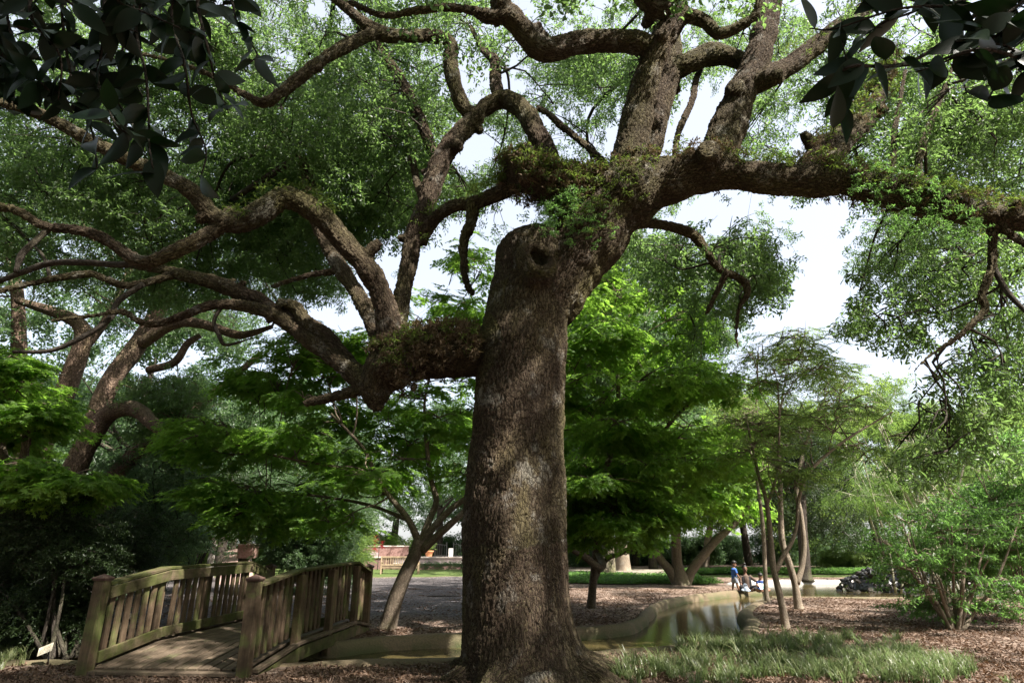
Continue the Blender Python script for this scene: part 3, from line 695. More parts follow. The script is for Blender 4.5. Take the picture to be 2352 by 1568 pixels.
# ------------------------------------------------------------------ the great oak
oak_limbs = {
 'trunk': [(1212, 1592, 8.3, 196), (1207, 1568, 8.3, 166), (1200, 1530, 8.3, 148), (1193, 1480, 8.3, 135), (1188, 1420, 8.3, 125), (1185, 1350, 8.3, 121), (1181, 1200, 8.3, 119), (1184, 1100, 8.3, 113), (1189, 1000, 8.3, 104), (1193, 900, 8.3, 101), (1198, 800, 8.3, 103), (1211, 700, 8.3, 92), (1222, 640, 8.3, 87), (1222, 598, 8.3, 84), (1220, 568, 8.3, 80), (1216, 548, 8.3, 66), (1214, 538, 8.3, 40)],
 'leader': [(1255, 720, 8.35, 60), (1290, 640, 8.35, 76), (1340, 565, 8.35, 82), (1392, 497, 8.3, 80), (1450, 440, 8.25, 76), (1540, 412, 8.15, 56), (1620, 392, 8.05, 50), (1700, 402, 7.95, 35), (1800, 414, 7.85, 33), (1880, 417, 7.75, 35), (1950, 420, 7.7, 30), (2050, 445, 7.6, 36), (2150, 470, 7.5, 33), (2250, 490, 7.4, 28), (2360, 505, 7.3, 25), (2500, 510, 7.2, 20)],
 'A': [(1440, 450, 8.2, 50), (1447, 390, 8.15, 46), (1453, 330, 8.1, 40), (1463, 265, 8.05, 35), (1477, 205, 8.0, 32), (1497, 145, 7.95, 29), (1522, 90, 7.9, 27), (1550, 42, 7.85, 29), (1545, 10, 7.8, 28), (1505, 15, 7.6, 22), (1470, -20, 7.5, 20), (1450, -120, 7.4, 15)],
 'A2': [(1550, 40, 7.85, 22), (1585, 38, 7.8, 17), (1622, 52, 7.75, 15), (1650, 78, 7.7, 13), (1700, 60, 7.6, 11), (1735, 32, 7.5, 9), (1750, -30, 7.4, 7)],
 'B': [(1470, 400, 8.7, 34), (1493, 310, 8.9, 32), (1515, 230, 9.0, 31), (1535, 165, 9.1, 30), (1533, 90, 9.2, 28), (1512, 40, 9.3, 24), (1500, -60, 9.4, 20)],
 'B2': [(1540, 165, 9.05, 24), (1580, 146, 9.0, 23), (1633, 126, 9.0, 23), (1690, 136, 9.0, 20), (1730, 165, 9.0, 18)],
 'C': [(1640, 400, 8.1, 44), (1655, 340, 8.2, 42), (1675, 285, 8.3, 40), (1700, 220, 8.4, 36), (1729, 160, 8.5, 30), (1752, 90, 8.6, 28), (1767, 10, 8.7, 26), (1778, -80, 8.8, 22), (1790, -200, 8.9, 15)],
 'C2': [(1730, 190, 8.5, 24), (1772, 172, 8.6, 24), (1815, 150, 8.7, 23), (1870, 110, 8.8, 22), (1915, 75, 8.9, 20), (1990, 20, 9.0, 16), (2060, -60, 9.1, 12)],
 'D': [(1845, 410, 7.9, 25), (1866, 372, 8.1, 26), (1893, 342, 8.3, 26), (1943, 312, 8.5, 26), (1980, 280, 8.7, 24), (2012, 235, 8.9, 20), (2030, 190, 9.1, 15), (2060, 120, 9.4, 10)],
 'D2': [(1905, 375, 7.9, 16), (1930, 345, 8.1, 17), (1950, 315, 8.4, 16)],
 'F': [(1500, 112, 7.95, 26), (1453, 97, 7.8, 26), (1373, 94, 7.7, 25), (1313, 102, 7.6, 26), (1258, 116, 7.5, 27), (1230, 106, 7.45, 26), (1204, 74, 7.4, 25), (1176, 42, 7.3, 25), (1150, 14, 7.2, 25), (1160, -40, 7.1, 22), (1170, -160, 7.0, 15)],
 'F2': [(1165, 35, 7.25, 22), (1122, 38, 7.2, 17), (1080, 24, 7.15, 10), (1020, 17, 7.1, 9), (950, 26, 7.1, 8), (880, 36, 7.1, 7), (800, 4, 7.0, 6)],
 'burl': [(1400, 455, 8.3, 45), (1350, 425, 8.15, 36), (1290, 432, 8.0, 38), (1235, 415, 7.85, 42), (1190, 392, 7.75, 38), (1172, 392, 7.7, 26)],
 'burl_up': [(1268, 420, 8.4, 28), (1256, 352, 8.8, 25), (1228, 298, 9.0, 23), (1203, 256, 9.2, 22), (1160, 228, 9.4, 22), (1120, 243, 9.4, 18), (1092, 268, 9.35, 16)],
 'burl_up2': [(1150, 232, 9.4, 18), (1138, 190, 9.6, 14), (1136, 140, 9.8, 11), (1112, 118, 10.0, 7), (1080, 60, 10.3, 4)],
 'burl_left': [(1200, 415, 7.85, 26), (1172, 430, 8.0, 19), (1133, 449, 8.1, 17), (1093, 464, 8.25, 16), (1042, 473, 8.4, 14), (1008, 494, 8.5, 14), (985, 520, 8.6, 15), (965, 560, 8.6, 14)],
 'burl_down': [(1086, 468, 8.25, 16), (1082, 512, 8.3, 13), (1066, 550, 8.35, 12), (1066, 600, 8.4, 9), (1070, 645, 8.45, 8), (1087, 678, 8.5, 7)],
 'H': [(1160, 800, 8.3, 62), (1085, 812, 8.25, 52), (1033, 809, 8.2, 55), (953, 816, 8.15, 55), (893, 848, 8.1, 54), (866, 884, 8.1, 41), (863, 916, 8.1, 27), (866, 944, 8.1, 9)],
 'H2': [(870, 880, 8.1, 20), (820, 897, 8.2, 13), (752, 914, 8.4, 11), (700, 925, 8.6, 8)],
 'E': [(905, 830, 8.2, 34), (912, 770, 8.3, 22), (920, 700, 8.4, 20), (938, 610, 8.5, 20), (953, 535, 8.6, 21), (978, 470, 8.7, 22), (1008, 380, 8.8, 22), (1042, 324, 8.9, 22), (1080, 282, 9.0, 21), (1096, 266, 9.0, 18), (1068, 250, 9.0, 17), (1046, 200, 8.95, 17), (1034, 140, 8.9, 17), (1035, 102, 8.85, 17), (1008, 86, 8.8, 15), (953, 83, 8.7, 16), (893, 82, 8.6, 16), (857, 68, 8.5, 15), (820, 40, 8.4, 12), (760, -10, 8.3, 9)],
 'E2': [(860, 76, 8.5, 14), (800, 104, 8.3, 14), (740, 138, 8.1, 13), (660, 202, 7.9, 12), (606, 236, 7.8, 11), (560, 216, 7.7, 8), (500, 180, 7.6, 6), (400, 142, 7.5, 5), (300, 120, 7.4, 4)],
 'G': [(1000, 360, 9.6, 13), (953, 250, 9.8, 12), (913, 172, 10.0, 12), (853, 92, 10.2, 11), (800, 20, 10.4, 10), (740, -60, 10.6, 9)],
 'I': [(900, 810, 8.1, 34), (892, 760, 8.1, 28), (886, 704, 8.05, 27), (862, 646, 8.0, 26), (834, 604, 7.95, 25), (795, 562, 7.9, 25), (745, 503, 7.8, 25), (690, 464, 7.7, 25), (648, 456, 7.65, 26), (608, 482, 7.6, 26), (560, 508, 7.55, 25), (512, 508, 7.5, 24), (480, 486, 7.45, 21), (452, 452, 7.4, 19), (418, 424, 7.35, 17), (360, 396, 7.3, 16), (280, 360, 7.2, 15), (200, 320, 7.1, 14), (120, 275, 7.0, 13), (40, 246, 6.9, 12), (-60, 225, 6.8, 10), (-200, 180, 6.7, 7)],
 'J': [(525, 512, 7.5, 20), (495, 528, 7.5, 17), (455, 551, 7.45, 17), (400, 578, 7.4, 16), (345, 600, 7.35, 16), (310, 596, 7.3, 15), (278, 574, 7.3, 13), (240, 549, 7.25, 12), (200, 533, 7.2, 12), (140, 524, 7.2, 11), (100, 519, 7.15, 10), (40, 484, 7.1, 10), (0, 476, 7.1, 9), (-100, 460, 7.0, 7)],
 'J2': [(115, 522, 7.2, 8), (80, 555, 7.1, 7), (50, 585, 7.05, 7), (36, 625, 7.0, 5)],
 'J3': [(330, 600, 7.35, 8), (280, 608, 7.5, 8), (200, 603, 7.6, 8), (120, 604, 7.7, 7), (60, 622, 7.7, 7), (0, 645, 7.7, 6), (-100, 680, 7.7, 4)],
 'K': [(850, 880, 8.2, 34), (818, 860, 8.3, 25), (780, 828, 8.4, 22), (720, 784, 8.6, 21), (660, 737, 8.8, 20), (600, 697, 9.0, 19), (540, 668, 9.1, 17), (480, 645, 9.2, 16), (420, 632, 9.3, 14), (360, 616, 9.4, 11), (300, 610, 9.5, 7)],
 'K5': [(400, 630, 9.3, 10), (340, 648, 9.2, 9), (288, 656, 9.1, 9), (240, 640, 9.0, 8), (200, 629, 9.0, 8), (100, 645, 8.9, 7), (0, 668, 8.8, 6), (-100, 690, 8.7, 4)],
 'K2': [(805, 838, 8.35, 16), (752, 772, 8.5, 16), (705, 738, 8.6, 14), (678, 704, 8.7, 12), (640, 692, 8.8, 7)],
 'K3': [(690, 762, 8.7, 16), (640, 730, 8.7, 15), (600, 713, 8.75, 14), (540, 700, 8.8, 13), (480, 702, 8.8, 11), (420, 725, 8.8, 9), (360, 744, 8.8, 8), (320, 738, 8.8, 7), (280, 716, 8.8, 6), (220, 724, 8.8, 5), (120, 736, 8.8, 4)],
 'K4': [(330, 652, 9.1, 6), (272, 692, 9.0, 7), (252, 732, 8.9, 7), (200, 768, 8.8, 6), (120, 804, 8.7, 5), (30, 808, 8.6, 4)],
 'K6': [(512, 700, 8.8, 5), (492, 736, 8.8, 5), (504, 772, 8.8, 5), (520, 792, 8.8, 4), (580, 776, 8.8, 2)],
 'L': [(885, 812, 8.3, 24), (855, 742, 8.6, 18), (822, 676, 8.9, 18), (782, 616, 9.2, 17), (750, 560, 9.5, 16), (715, 470, 9.9, 14), (700, 380, 10.3, 12), (640, 280, 10.7, 9)],
 'L2': [(788, 622, 9.15, 7), (730, 628, 9.1, 7), (680, 640, 9.1, 6), (624, 658, 9.0, 5)],
 'hang': [(1420, 540, 8.4, 16), (1450, 520, 8.5, 11), (1493, 513, 8.7, 11), (1545, 522, 8.9, 11), (1593, 540, 9.0, 12), (1625, 582, 9.1, 9), (1651, 616, 9.2, 8), (1707, 645, 9.3, 8), (1716, 674, 9.3, 7), (1698, 706, 9.3, 5), (1691, 764, 9.3, 4), (1696, 810, 9.3, 2)],
 'hang2': [(1668, 628, 9.2, 7), (1650, 664, 9.2, 6), (1630, 706, 9.2, 6), (1622, 722, 9.2, 3)],
 'r1': [(2040, 440, 7.65, 9), (2051, 360, 7.9, 7), (2055, 300, 8.1, 6), (2063, 250, 8.3, 5), (2080, 160, 8.6, 4)],
 'r2': [(2250, 470, 7.4, 13), (2311, 530, 7.3, 9), (2400, 590, 7.2, 7)],
 'r3': [(2275, 495, 7.4, 12), (2280, 560, 7.4, 9), (2278, 615, 7.4, 9), (2256, 676, 7.4, 8), (2262, 710, 7.4, 8), (2227, 748, 7.4, 7), (2191, 780, 7.4, 6), (2131, 820, 7.4, 4), (2095, 856, 7.4, 2)],
 'r4': [(2282, 615, 7.4, 7), (2315, 672, 7.3, 6), (2360, 720, 7.2, 5)],
 'r5': [(2150, 465, 7.5, 10), (2110, 400, 7.9, 8), (2120, 330, 8.2, 8), (2150, 250, 8.5, 6), (2190, 150, 8.8, 4)],
 'g2': [(975, 470, 9.0, 9), (958, 420, 9.4, 8), (945, 360, 9.8, 8), (925, 290, 10.2, 6), (900, 220, 10.6, 5)],
 'g3': [(1392, 380, 8.7, 9), (1340, 330, 9.0, 8), (1290, 290, 9.2, 8), (1260, 262, 9.3, 7), (1235, 248, 9.4, 7)],
 'g4': [(1545, 370, 8.4, 5), (1560, 300, 8.7, 7), (1590, 230, 9.0, 7), (1600, 180, 9.2, 7), (1620, 140, 9.4, 4)],
}
base_o = Vector((at(1204, 1546, 8.3).x, 8.3, 0.0))
oak = thing('great_oak', base_o, 'massive spreading oak with furrowed bark and moss, its knot hole facing the stream', 'tree')
oc = Crown(3, 'oak', (5, 60), 40, (.85, 1.3))
big, thin = Tubes(), Tubes()
sk = []
for k, (nm, pts) in enumerate(oak_limbs.items()):
    P, Rr = limb(pts)
    P2, R2 = resample(P, Rr, .30, .05)
    thick = Rr.max() > .05
    # limbs are never quite round or even
    for i in range(len(P2)):
        R2[i] *= 1 + (.02 if nm == 'trunk' else 1) * (.13 * noise.noise(Vector(P2[i]) * 2.3) + .09 * noise.noise(Vector(P2[i]) * 6.1))
    (big if thick else thin).add(P2, R2, 28 if Rr.max() > .25 else (16 if thick else 8), off=k * 7.3)
    if thick:
        T_, N_, B_ = frames(P2); S_ = np.concatenate([[0], np.cumsum(np.linalg.norm(np.diff(P2, axis=0), axis=1))]) + k * 7.3
        for i in range(len(P2)): sk.append((P2[i], R2[i], N_[i], B_[i], S_[i], T_[i]))
    if nm not in ('trunk',):
        j = 0 if nm not in ('leader', 'H', 'burl') else len(P2) // 2
        oc.skeleton(P2[j:], R2[j:])
rk = random.Random(12)
for nm in ('I', 'J', 'K', 'E', 'F', 'A', 'C', 'leader', 'L', 'B', 'E2', 'D'):
    P, Rr = limb(oak_limbs[nm]); P2, R2 = resample(P, Rr, .30, .05); T_, N_, B_ = frames(P2)
    for q in range(5):
        i = rk.randrange(len(P2) // 6, len(P2) - 2); a = rk.uniform(0, 6.283); dd = N_[i] * math.cos(a) + B_[i] * math.sin(a) + T_[i] * rk.uniform(-.2, .5); r_ = R2[i]
        ln = rk.choice((.25, .4, .5, 1.2)) * r_ + .02; p0 = P2[i] + dd * r_ * .5; k0 = min(.6 * r_, rk.uniform(.3, .6) * r_ + .01)
        S3, R3 = resample([p0, p0 + dd * (r_ * .55 + ln * .5), p0 + dd * (r_ * .6 + ln)], [k0 * 1.25, k0, k0 * .75], .4, .03)
        big.add(S3, R3, 10)
# roots flaring at the foot
for a, l, h in ((-2.7, .95, .5), (-2.0, 1.0, .45), (-1.2, .9, .4), (-.5, 1.15, .55), (.1, 1.2, .5), (.9, 1.0, .5), (1.7, 1.0, .5), (2.6, 1.0, .5)):
    d = np.array([math.cos(a), math.sin(a), 0]); b = np.array(base_o)
    P2, R2 = resample([b + d * .42 + [0, 0, h + .5], b + d * .60 + [0, 0, h * .5], b + d * (l * .86) + [0, 0, .02], b + d * (l + .4) + [0, 0, -.2]], [.10, .15, .13, .08], .3, .05)
    big.add(P2, R2, 12, off=90 + a)
    T_, N_, B_ = frames(P2); S_ = np.linspace(0, 1.2, len(P2)) + 90 + a
    for i in range(len(P2)): sk.append((P2[i], R2[i] * .6, N_[i], B_[i], S_[i], T_[i]))
# healed knot: a raised collar with a hollow, on the cut stub
kn_c = np.array(at(1237, 590, 7.60)); kn_d = np.array([.22, -.86, .30]); kn_d /= np.linalg.norm(kn_d)
ku = np.cross(kn_d, [0, 0, 1.0]); ku /= np.linalg.norm(ku); kv = np.cross(ku, kn_d)
prof = [(.0, -.62), (.42, -.60), (.38, -.35), (.335, -.14), (.275, .0), (.225, .045), (.18, .02), (.16, -.05), (.15, -.16), (.09, -.24), (.0, -.25)]
nk = 28; kV = []
for r_, z_ in prof:
    for q in range(nk):
        a = 2 * math.pi * q / nk; w = 1 + .12 * math.sin(2 * a + .6) + .06 * math.sin(3 * a)
        tilt = a + .5
        kV.append(kn_c + ku * r_ * w * math.cos(tilt) * .86 + kv * r_ * w * math.sin(tilt) * 1.02 + kn_d * z_)
kF = []
for i in range(len(prof) - 1):
    for q in range(nk): kF.append([i * nk + q, i * nk + (q + 1) % nk, (i + 1) * nk + (q + 1) % nk, (i + 1) * nk + q])
big.V.append(np.array(kV)); big.B.append(np.zeros((len(kV), 3))); big.F.append(np.array(kF) + big.n); big.n += len(kV)
# second blunt stub at the left of the cut
P2, R2 = resample([at(1205, 640, 8.3), at(1180, 590, 8.2), at(1168, 566, 8.15)], [.2, .16, .11], .3, .04); big.add(P2, R2, 16)
for p, q in zip(P2, R2): sk.append((p, q, np.array([1., 0, 0]), np.array([0, 1., 0]), p[2] + 33, np.array([0, 0, 1.])))
raw = link('oak_raw', big.mesh('oak_raw'))
rm = raw.modifiers.new('r', 'REMESH'); rm.mode = 'VOXEL'; rm.voxel_size = 0.021; rm.use_smooth_shade = True
sm = raw.modifiers.new('s', 'SMOOTH'); sm.iterations = 4; sm.factor = .5
dg = bpy.context.evaluated_depsgraph_get(); dg.update()
o_me = bpy.data.meshes.new_from_object(raw.evaluated_get(dg))
bpy.data.objects.remove(raw)
nv = len(o_me.vertices); co = np.empty(nv * 3, np.float32); o_me.vertices.foreach_get('co', co); co = co.reshape(-1, 3)
no = np.empty(nv * 3, np.float32); o_me.vertices.foreach_get('normal', no); no = no.reshape(-1, 3)
SP = np.array([s[0] for s in sk]); SR = np.array([s[1] for s in sk]); SN = np.array([s[2] for s in sk]); SB = np.array([s[3] for s in sk]); SS = np.array([s[4] for s in sk])
kd = kdtree.KDTree(len(SP))
for i, p in enumerate(SP): kd.insert(Vector(p), i)
kd.balance()
best = np.zeros(nv, int)
for i in range(nv):
    b, bi = 1e9, 0
    for _, j, d in kd.find_n(co[i], 5):
        e = d - SR[j]
        if e < b: b, bi = e, j
    best[i] = bi
D = co - SP[best]
ST = np.array([s[5] for s in sk])
bc = np.stack([(D * SN[best]).sum(1), (D * SB[best]).sum(1), SS[best] + (D * ST[best]).sum(1)], 1)
# collar of the knot: rings round the hollow
kr = np.linalg.norm(co - kn_c, axis=1); kw = kr < .34
rel = co - kn_c; ra = np.arctan2(rel @ kv, rel @ ku); rr_ = np.hypot(rel @ kv, rel @ ku)
bc[kw] = np.stack([rr_[kw] * 2.2, rel[kw] @ kn_d, ra[kw] * .25 + 200], 1)
# lumps, and flutes up the bole
lump = np.array([noise.noise(Vector(c) * 1.7) * .035 + noise.noise(Vector(c) * 4.5 + Vector((7, 3, 1))) * .018 for c in co])
r_loc = SR[best]
co2 = co + no * (lump * np.clip(r_loc / .35, .15, 1.0))[:, None]
o_me.vertices.foreach_set('co', (co2 - np.array(base_o)).astype(np.float32).ravel())
vattr(o_me, 'barkco', bc)
o_me.name = 'oak_trunk'; o_me.materials.clear(); o_me.materials.append(M['oak_bark']); o_me.update()
link('trunk', o_me, None, oak)
if thin.n: link('limbs', thin.mesh('limbs', base_o), M['branch_bark'], oak)['kind'] = 'stuff'

# crown
GAPS = [(1085, 320, 70, 65, .2), (1050, 548, 100, 58, .15), (985, 585, 55, 55, .15), (1560, 262, 45, 75, .25), (1885, 600, 72, 165, 0.03), (1800, 740, 100, 75, .12), (1405, 330, 55, 70, .25), (1290, 300, 45, 60, .3),
        (1180, 470, 80, 55, .3), (1430, 720, 110, 90, 0.1), (1850, 300, 70, 70, .3), (1650, 480, 90, 40, .5), (1110, 170, 70, 60, .45), (1960, 500, 60, 60, .4), (640, 130, 60, 30, .5), (1990, 900, 160, 130, .25)]
def oak_keep(p):
    if p[1] < 3.0: return True
    x, y = project([p]); x, y = x[0], y[0]
    if x < -150 or x > 2500 or y < -150: return True
    if y > 1100: return False
    if p[1] < 7.0 and not (x > 2000 and y > 300): return y < -60
    if 800 < x < 1900 and p[1] < 8.8 and y > -40: return False
    if x <= 800 and p[1] < 8.2: return R.random() < .25
    if y > 560 and 800 <= x <= 1300: return False
    if y > 800 and 1300 < x < 1960: return False
    if y > 700 and x < 800: return False
    for gx, gy, a, b, k in GAPS:
        if ((x - gx) / a) ** 2 + ((y - gy) / b) ** 2 < 1: return R.random() < k
    return True
def bole_shade(p):   # is p on the sun's way to the front of the bole?
    t = (p[1] - 7.65) / SUN.y
    return t > 0 and abs(p[0] - SUN.x * t - base_o.x) < 1.15 and -.5 < p[2] - SUN.z * t < 6.4
def hard_gap(p):
    x, y = project([p]); x, y = x[0], y[0]
    return any(k <= .12 and ((x - gx) / (a * 1.15)) ** 2 + ((y - gy) / (b * 1.1)) ** 2 < 1 for gx, gy, a, b, k in GAPS)
oc.hard = hard_gap
n_cl = 0
oc2 = Crown(4, 'far', (5, 60), 40, (.5, .85)); oc2.sk, oc2.skr, oc2.kd = oc.sk, oc.skr, None
for k in range(2600):
    a = R.uniform(0, 6.283); q = math.sqrt(R.random())
    x, y = .3 + 13.5 * q * math.cos(a), 8.0 + 12.0 * q * math.sin(a)
    zl = 7.4 - 2.6 * q ** 2; zt = 15.5 - 6.0 * q ** 1.5
    z = zl + (zt - zl) * R.random() ** .8
    px_, py_ = project([(x, y, z)])
    vis = y > 3 and -100 < px_[0] < 2450 and py_[0] > -90
    if vis and y < 8.6 and R.random() < .8: continue
    if vis and x > 3.2 and R.random() < .58: continue
    s = R.uniform(.75, 1.35)
    if vis:
        oc.clump((x, y, z), (s, s, s * .6), int(46 * s * s), subs=6, keep=oak_keep)
    else:
        if x > 7.5 and y < 10 and R.random() < .93: continue
        if x < -2 and R.random() < .6: continue
        if 2.5 < x <= 7.5 and y < 9 and R.random() < .42: continue
        oc2.clump((x, y, z), (s, s, s * .6), int(8 * s * s), subs=4, fine=False, twigs_only=True)
    n_cl += 1
    if len(oc.P) > 12500: break
for k in range(100):   # unseen crown clumps added over the viewpoint to shade the near leaves
    oc2.clump((R.uniform(.5, 10), R.uniform(-4, 3.2), R.uniform(7.5, 12.5)), (1.1, 1.1, .6), 12, subs=4, fine=False, twigs_only=True)
# unseen leaf sprays added to shade the bole, openings left for streaks of light
oc2.P, oc2.rot, oc2.sc = [list(q) for q in zip(*[w for w in zip(oc2.P, oc2.rot, oc2.sc) if not bole_shade(w[0])])]
rb_ = random.Random(4)
LIT = [(-.22, 4.6, .16, .35), (.30, 4.0, .12, .3), (-.18, 3.3, .17, .42), (-.33, 2.35, .15, .38), (.28, 2.5, .10, .3), (-.05, 1.75, .16, .3), (-.36, 1.15, .14, .3), (.30, 1.2, .16, .25), (.05, .75, .15, .2)]
for z in np.arange(.1, 5.7, .2):
    for dx in np.arange(-.7, .75, .2):
        if any(((dx - a) / (w + .14)) ** 2 + ((z - b) / (h + .12)) ** 2 < 1 for a, b, w, h in LIT): continue
        q = Vector((base_o.x + dx + rb_.gauss(0, .05), 7.65, z + rb_.gauss(0, .05))); q = q + SUN * ((11.3 - z + rb_.uniform(-.6, .6)) / SUN.z)
        for m in range(4): oc2.twig((q.x + rb_.gauss(0, .05), q.y + rb_.gauss(0, .05), q.z + rb_.gauss(0, .05))); oc2.sc[-1] = .29
print('oak sprays', len(oc.P), len(oc2.P), n_cl)
# drooping sprays: over the right limb, below it and far right
def region(x0, x1, y0, y1, Y0, Y1, n, s, tw, droop=(20, 75)):
    old = oc.droop; oc.droop = droop
    for k in range(n):
        p = at(R.uniform(x0, x1), R.uniform(y0, y1), R.uniform(Y0, Y1))
        oc.clump(p, (s, s, s * .8), tw, 5, keep=lambda q: oak_gap(q))
    oc.droop = old
def oak_gap(p):
    x, y = project([p]); x, y = x[0], y[0]
    for gx, gy, a, b, k in GAPS:
        if ((x - gx) / a) ** 2 + ((y - gy) / b) ** 2 < 1: return R.random() < k
    return True
region(1480, 1800, 540, 780, 9.2, 12.5, 26, .7, 26)
region(1950, 2380, 480, 820, 7.3, 10.5, 20, .65, 22)
region(2080, 2400, 820, 1040, 7.6, 10.0, 14, .55, 16)
region(1250, 1500, 120, 330, 10, 15, 16, .9, 30)
region(560, 1300, -60, 300, 12, 17, 26, 1.2, 40)
region(1300, 1900, -60, 330, 11.5, 16, 22, 1.1, 36)
region(250, 900, 380, 620, 12, 17, 16, 1.1, 36)
region(950, 1180, 240, 480, 12, 17, 12, .9, 22)
region(1900, 2400, 150, 560, 11, 16, 18, 1.1, 34)
region(620, 980, 100, 560, 10, 16, 22, 1.0, 34)
region(0, 620, 60, 620, 9.5, 17, 24, 1.1, 34)
region(1900, 2380, 60, 420, 8.6, 13, 18, .9, 30)
oc.finish(oak, M['branch_bark'], base_o)
points_obj('upper_crown_with_shade_sprays', oc2.P, oc2.rot, oc2.sc, SPRAY['far_oak'], oak, base_o)  # unseen rest of the crown plus sprays added to shade bole and viewpoint

# resurrection fern and seedlings on the oak's limbs
def fern_on(path_pts, n, grp, spread=.9, r2=R, up=.25):
    P, Rr = limb(path_pts); P, Rr = resample(P, Rr, .4, .04); T_, N_, B_ = frames(P); out, rt, sv = [], [], []
    while len(out) < n:
        i = r2.randrange(len(P)); a = r2.uniform(0, 6.283)
        d = N_[i] * math.cos(a) + B_[i] * math.sin(a)
        if d[2] < up - r2.random() * spread: continue
        out.append(P[i] + d * (Rr[i] * r2.uniform(.93, 1.06))); yaw = math.atan2(d[1], d[0]) + r2.gauss(0, .5); pit = -math.asin(max(-1, min(1, d[2]))) * .7 + r2.gauss(0, .5)
        rt.append((r2.uniform(-.6, .6), pit, yaw)); sv.append(r2.uniform(.7, 1.5))
    return out, rt, sv
def multi_fern(name, specs, grp, parent, origin):
    A, B, C = [], [], []
    for pts, n, up in specs:
        a, b, c = fern_on(pts, n, grp, up=up); A += a; B += b; C += c
    return points_obj(name, A, B, C, SPRAY[grp], parent, origin)
multi_fern('resurrection_fern', [
    (oak_limbs['burl'], 420, .1), (oak_limbs['H'][1:5], 170, .45), (oak_limbs['leader'][2:5], 170, .3), (oak_limbs['leader'][4:9], 160, .75), (oak_limbs['leader'][9:], 380, .35), (oak_limbs['burl_left'], 130, .5), (oak_limbs['C2'], 60, .7), (oak_limbs['D'], 150, .5), (oak_limbs['I'][6:12], 60, .8)], 'fern', oak, base_o)
multi_fern('dry_fern', [(oak_limbs['burl'], 650, -.2), (oak_limbs['H'][1:5], 520, .05), (oak_limbs['leader'][9:], 200, .2), (oak_limbs['leader'][3:8], 120, .7), (oak_limbs['D'], 120, .4)], 'dryfern', oak, base_o)
# bush of seedlings at the fork and leafy epiphytes on the right limb
A, B, C = [], [], []
for cx_, cy_, Yc, sp, n in ((1250, 400, 7.7, 38, 45), (1290, 450, 7.75, 48, 60), (1330, 510, 7.75, 60, 75), (1260, 520, 7.8, 30, 25), (2030, 410, 7.4, 60, 60), (2130, 450, 7.3, 70, 80), (2200, 520, 7.2, 60, 50), (2060, 520, 7.2, 50, 35)):
    for k in range(n):
        p = at(R.gauss(cx_, sp * .6), R.gauss(cy_, sp * .45), Yc + R.gauss(0, .12)); A.append(p); B.append((R.uniform(-.6, .6), R.uniform(-.8, .6), R.uniform(0, 6.28))); C.append(R.uniform(.35, .6))
points_obj('epiphyte_leaves', A, B, C, SPRAY['azalea'], oak, base_o)
# ------------------------------------------------------------------ the other trees and shrubs
def pxclumps(n, fx, Y0, Y1, s, tw, rz=.6, seed=1):
    """fx(r) -> a picture point; distance spread between Y0 and Y1"""
    r = random.Random(seed); out = []
    for k in range(n):
        x, y = fx(r); p = at(x, y, r.uniform(Y0, Y1)); q = s * r.uniform(.7, 1.3)
        if p.z < .3: p.z = .3
        out.append((p, (q, q, q * rz), int(tw * r.uniform(.7, 1.3))))
    return out
def hull(rows):
    ys_ = [q[0] for q in rows]
    def f(r):
        while True:
            y = r.uniform(ys_[0], ys_[-1])
            l = np.interp(y, ys_, [q[1] for q in rows]); h = np.interp(y, ys_, [q[2] for q in rows])
            if r.random() < (h - l) / max(q[2] - q[1] for q in rows): return r.uniform(l, h), y
    return f
def G(x, y): p = gp(x, y); p.z = hz(p.x, p.y); return p

# Japanese maples
b = G(1357, 1396); Yb = b.y
simple_tree('japanese_maple', 'bright green Japanese maple drooping behind the great oak on the stream side', b,
    [limb([(1357, 1400, Yb, 11), (1362, 1340, Yb - .3, 9), (1368, 1280, Yb - .8, 9), (1380, 1180, Yb - 1.5, 8), (1400, 1050, Yb - 2.2, 7), (1420, 900, Yb - 2.8, 5), (1400, 760, Yb - 3, 3)]),
     limb([(1364, 1335, Yb - .3, 7), (1378, 1305, Yb - .5, 6), (1398, 1280, Yb - .9, 6), (1440, 1262, Yb - 1.3, 5), (1500, 1200, Yb - 1.8, 3), (1600, 1080, Yb - 2, 2)]),
     limb([(1368, 1262, Yb - .8, 7), (1385, 1295, Yb - 1.4, 8), (1372, 1300, Yb - 1.8, 8), (1340, 1275, Yb - 2.3, 8), (1300, 1250, Yb - 2.9, 7), (1230, 1180, Yb - 3.4, 4)]),
     limb([(1375, 1200, Yb - 1.4, 7), (1450, 1090, Yb - 1.7, 6), (1550, 960, Yb - 1.8, 4), (1640, 880, Yb - 1.6, 2)])],
    pxclumps(95, hull([(610, 1330, 1440), (700, 1260, 1570), (760, 1220, 1640), (850, 1200, 1700), (1000, 1200, 1710), (1090, 1210, 1680), (1150, 1240, 1610), (1210, 1290, 1530), (1245, 1310, 1460)]), 12.3, 16.5, .75, 44, .32, 5)
    + pxclumps(16, hull([(960, 1320, 1480), (1120, 1330, 1520), (1260, 1330, 1500)]), 12.0, 13.0, .6, 44, .4, 6),
    M['maple_bark'], 21, 'maple', droop=(8, 48), flatroll=16, scl=(.8, 1.2), subs=7)
b = G(893, 1442); Yb = b.y
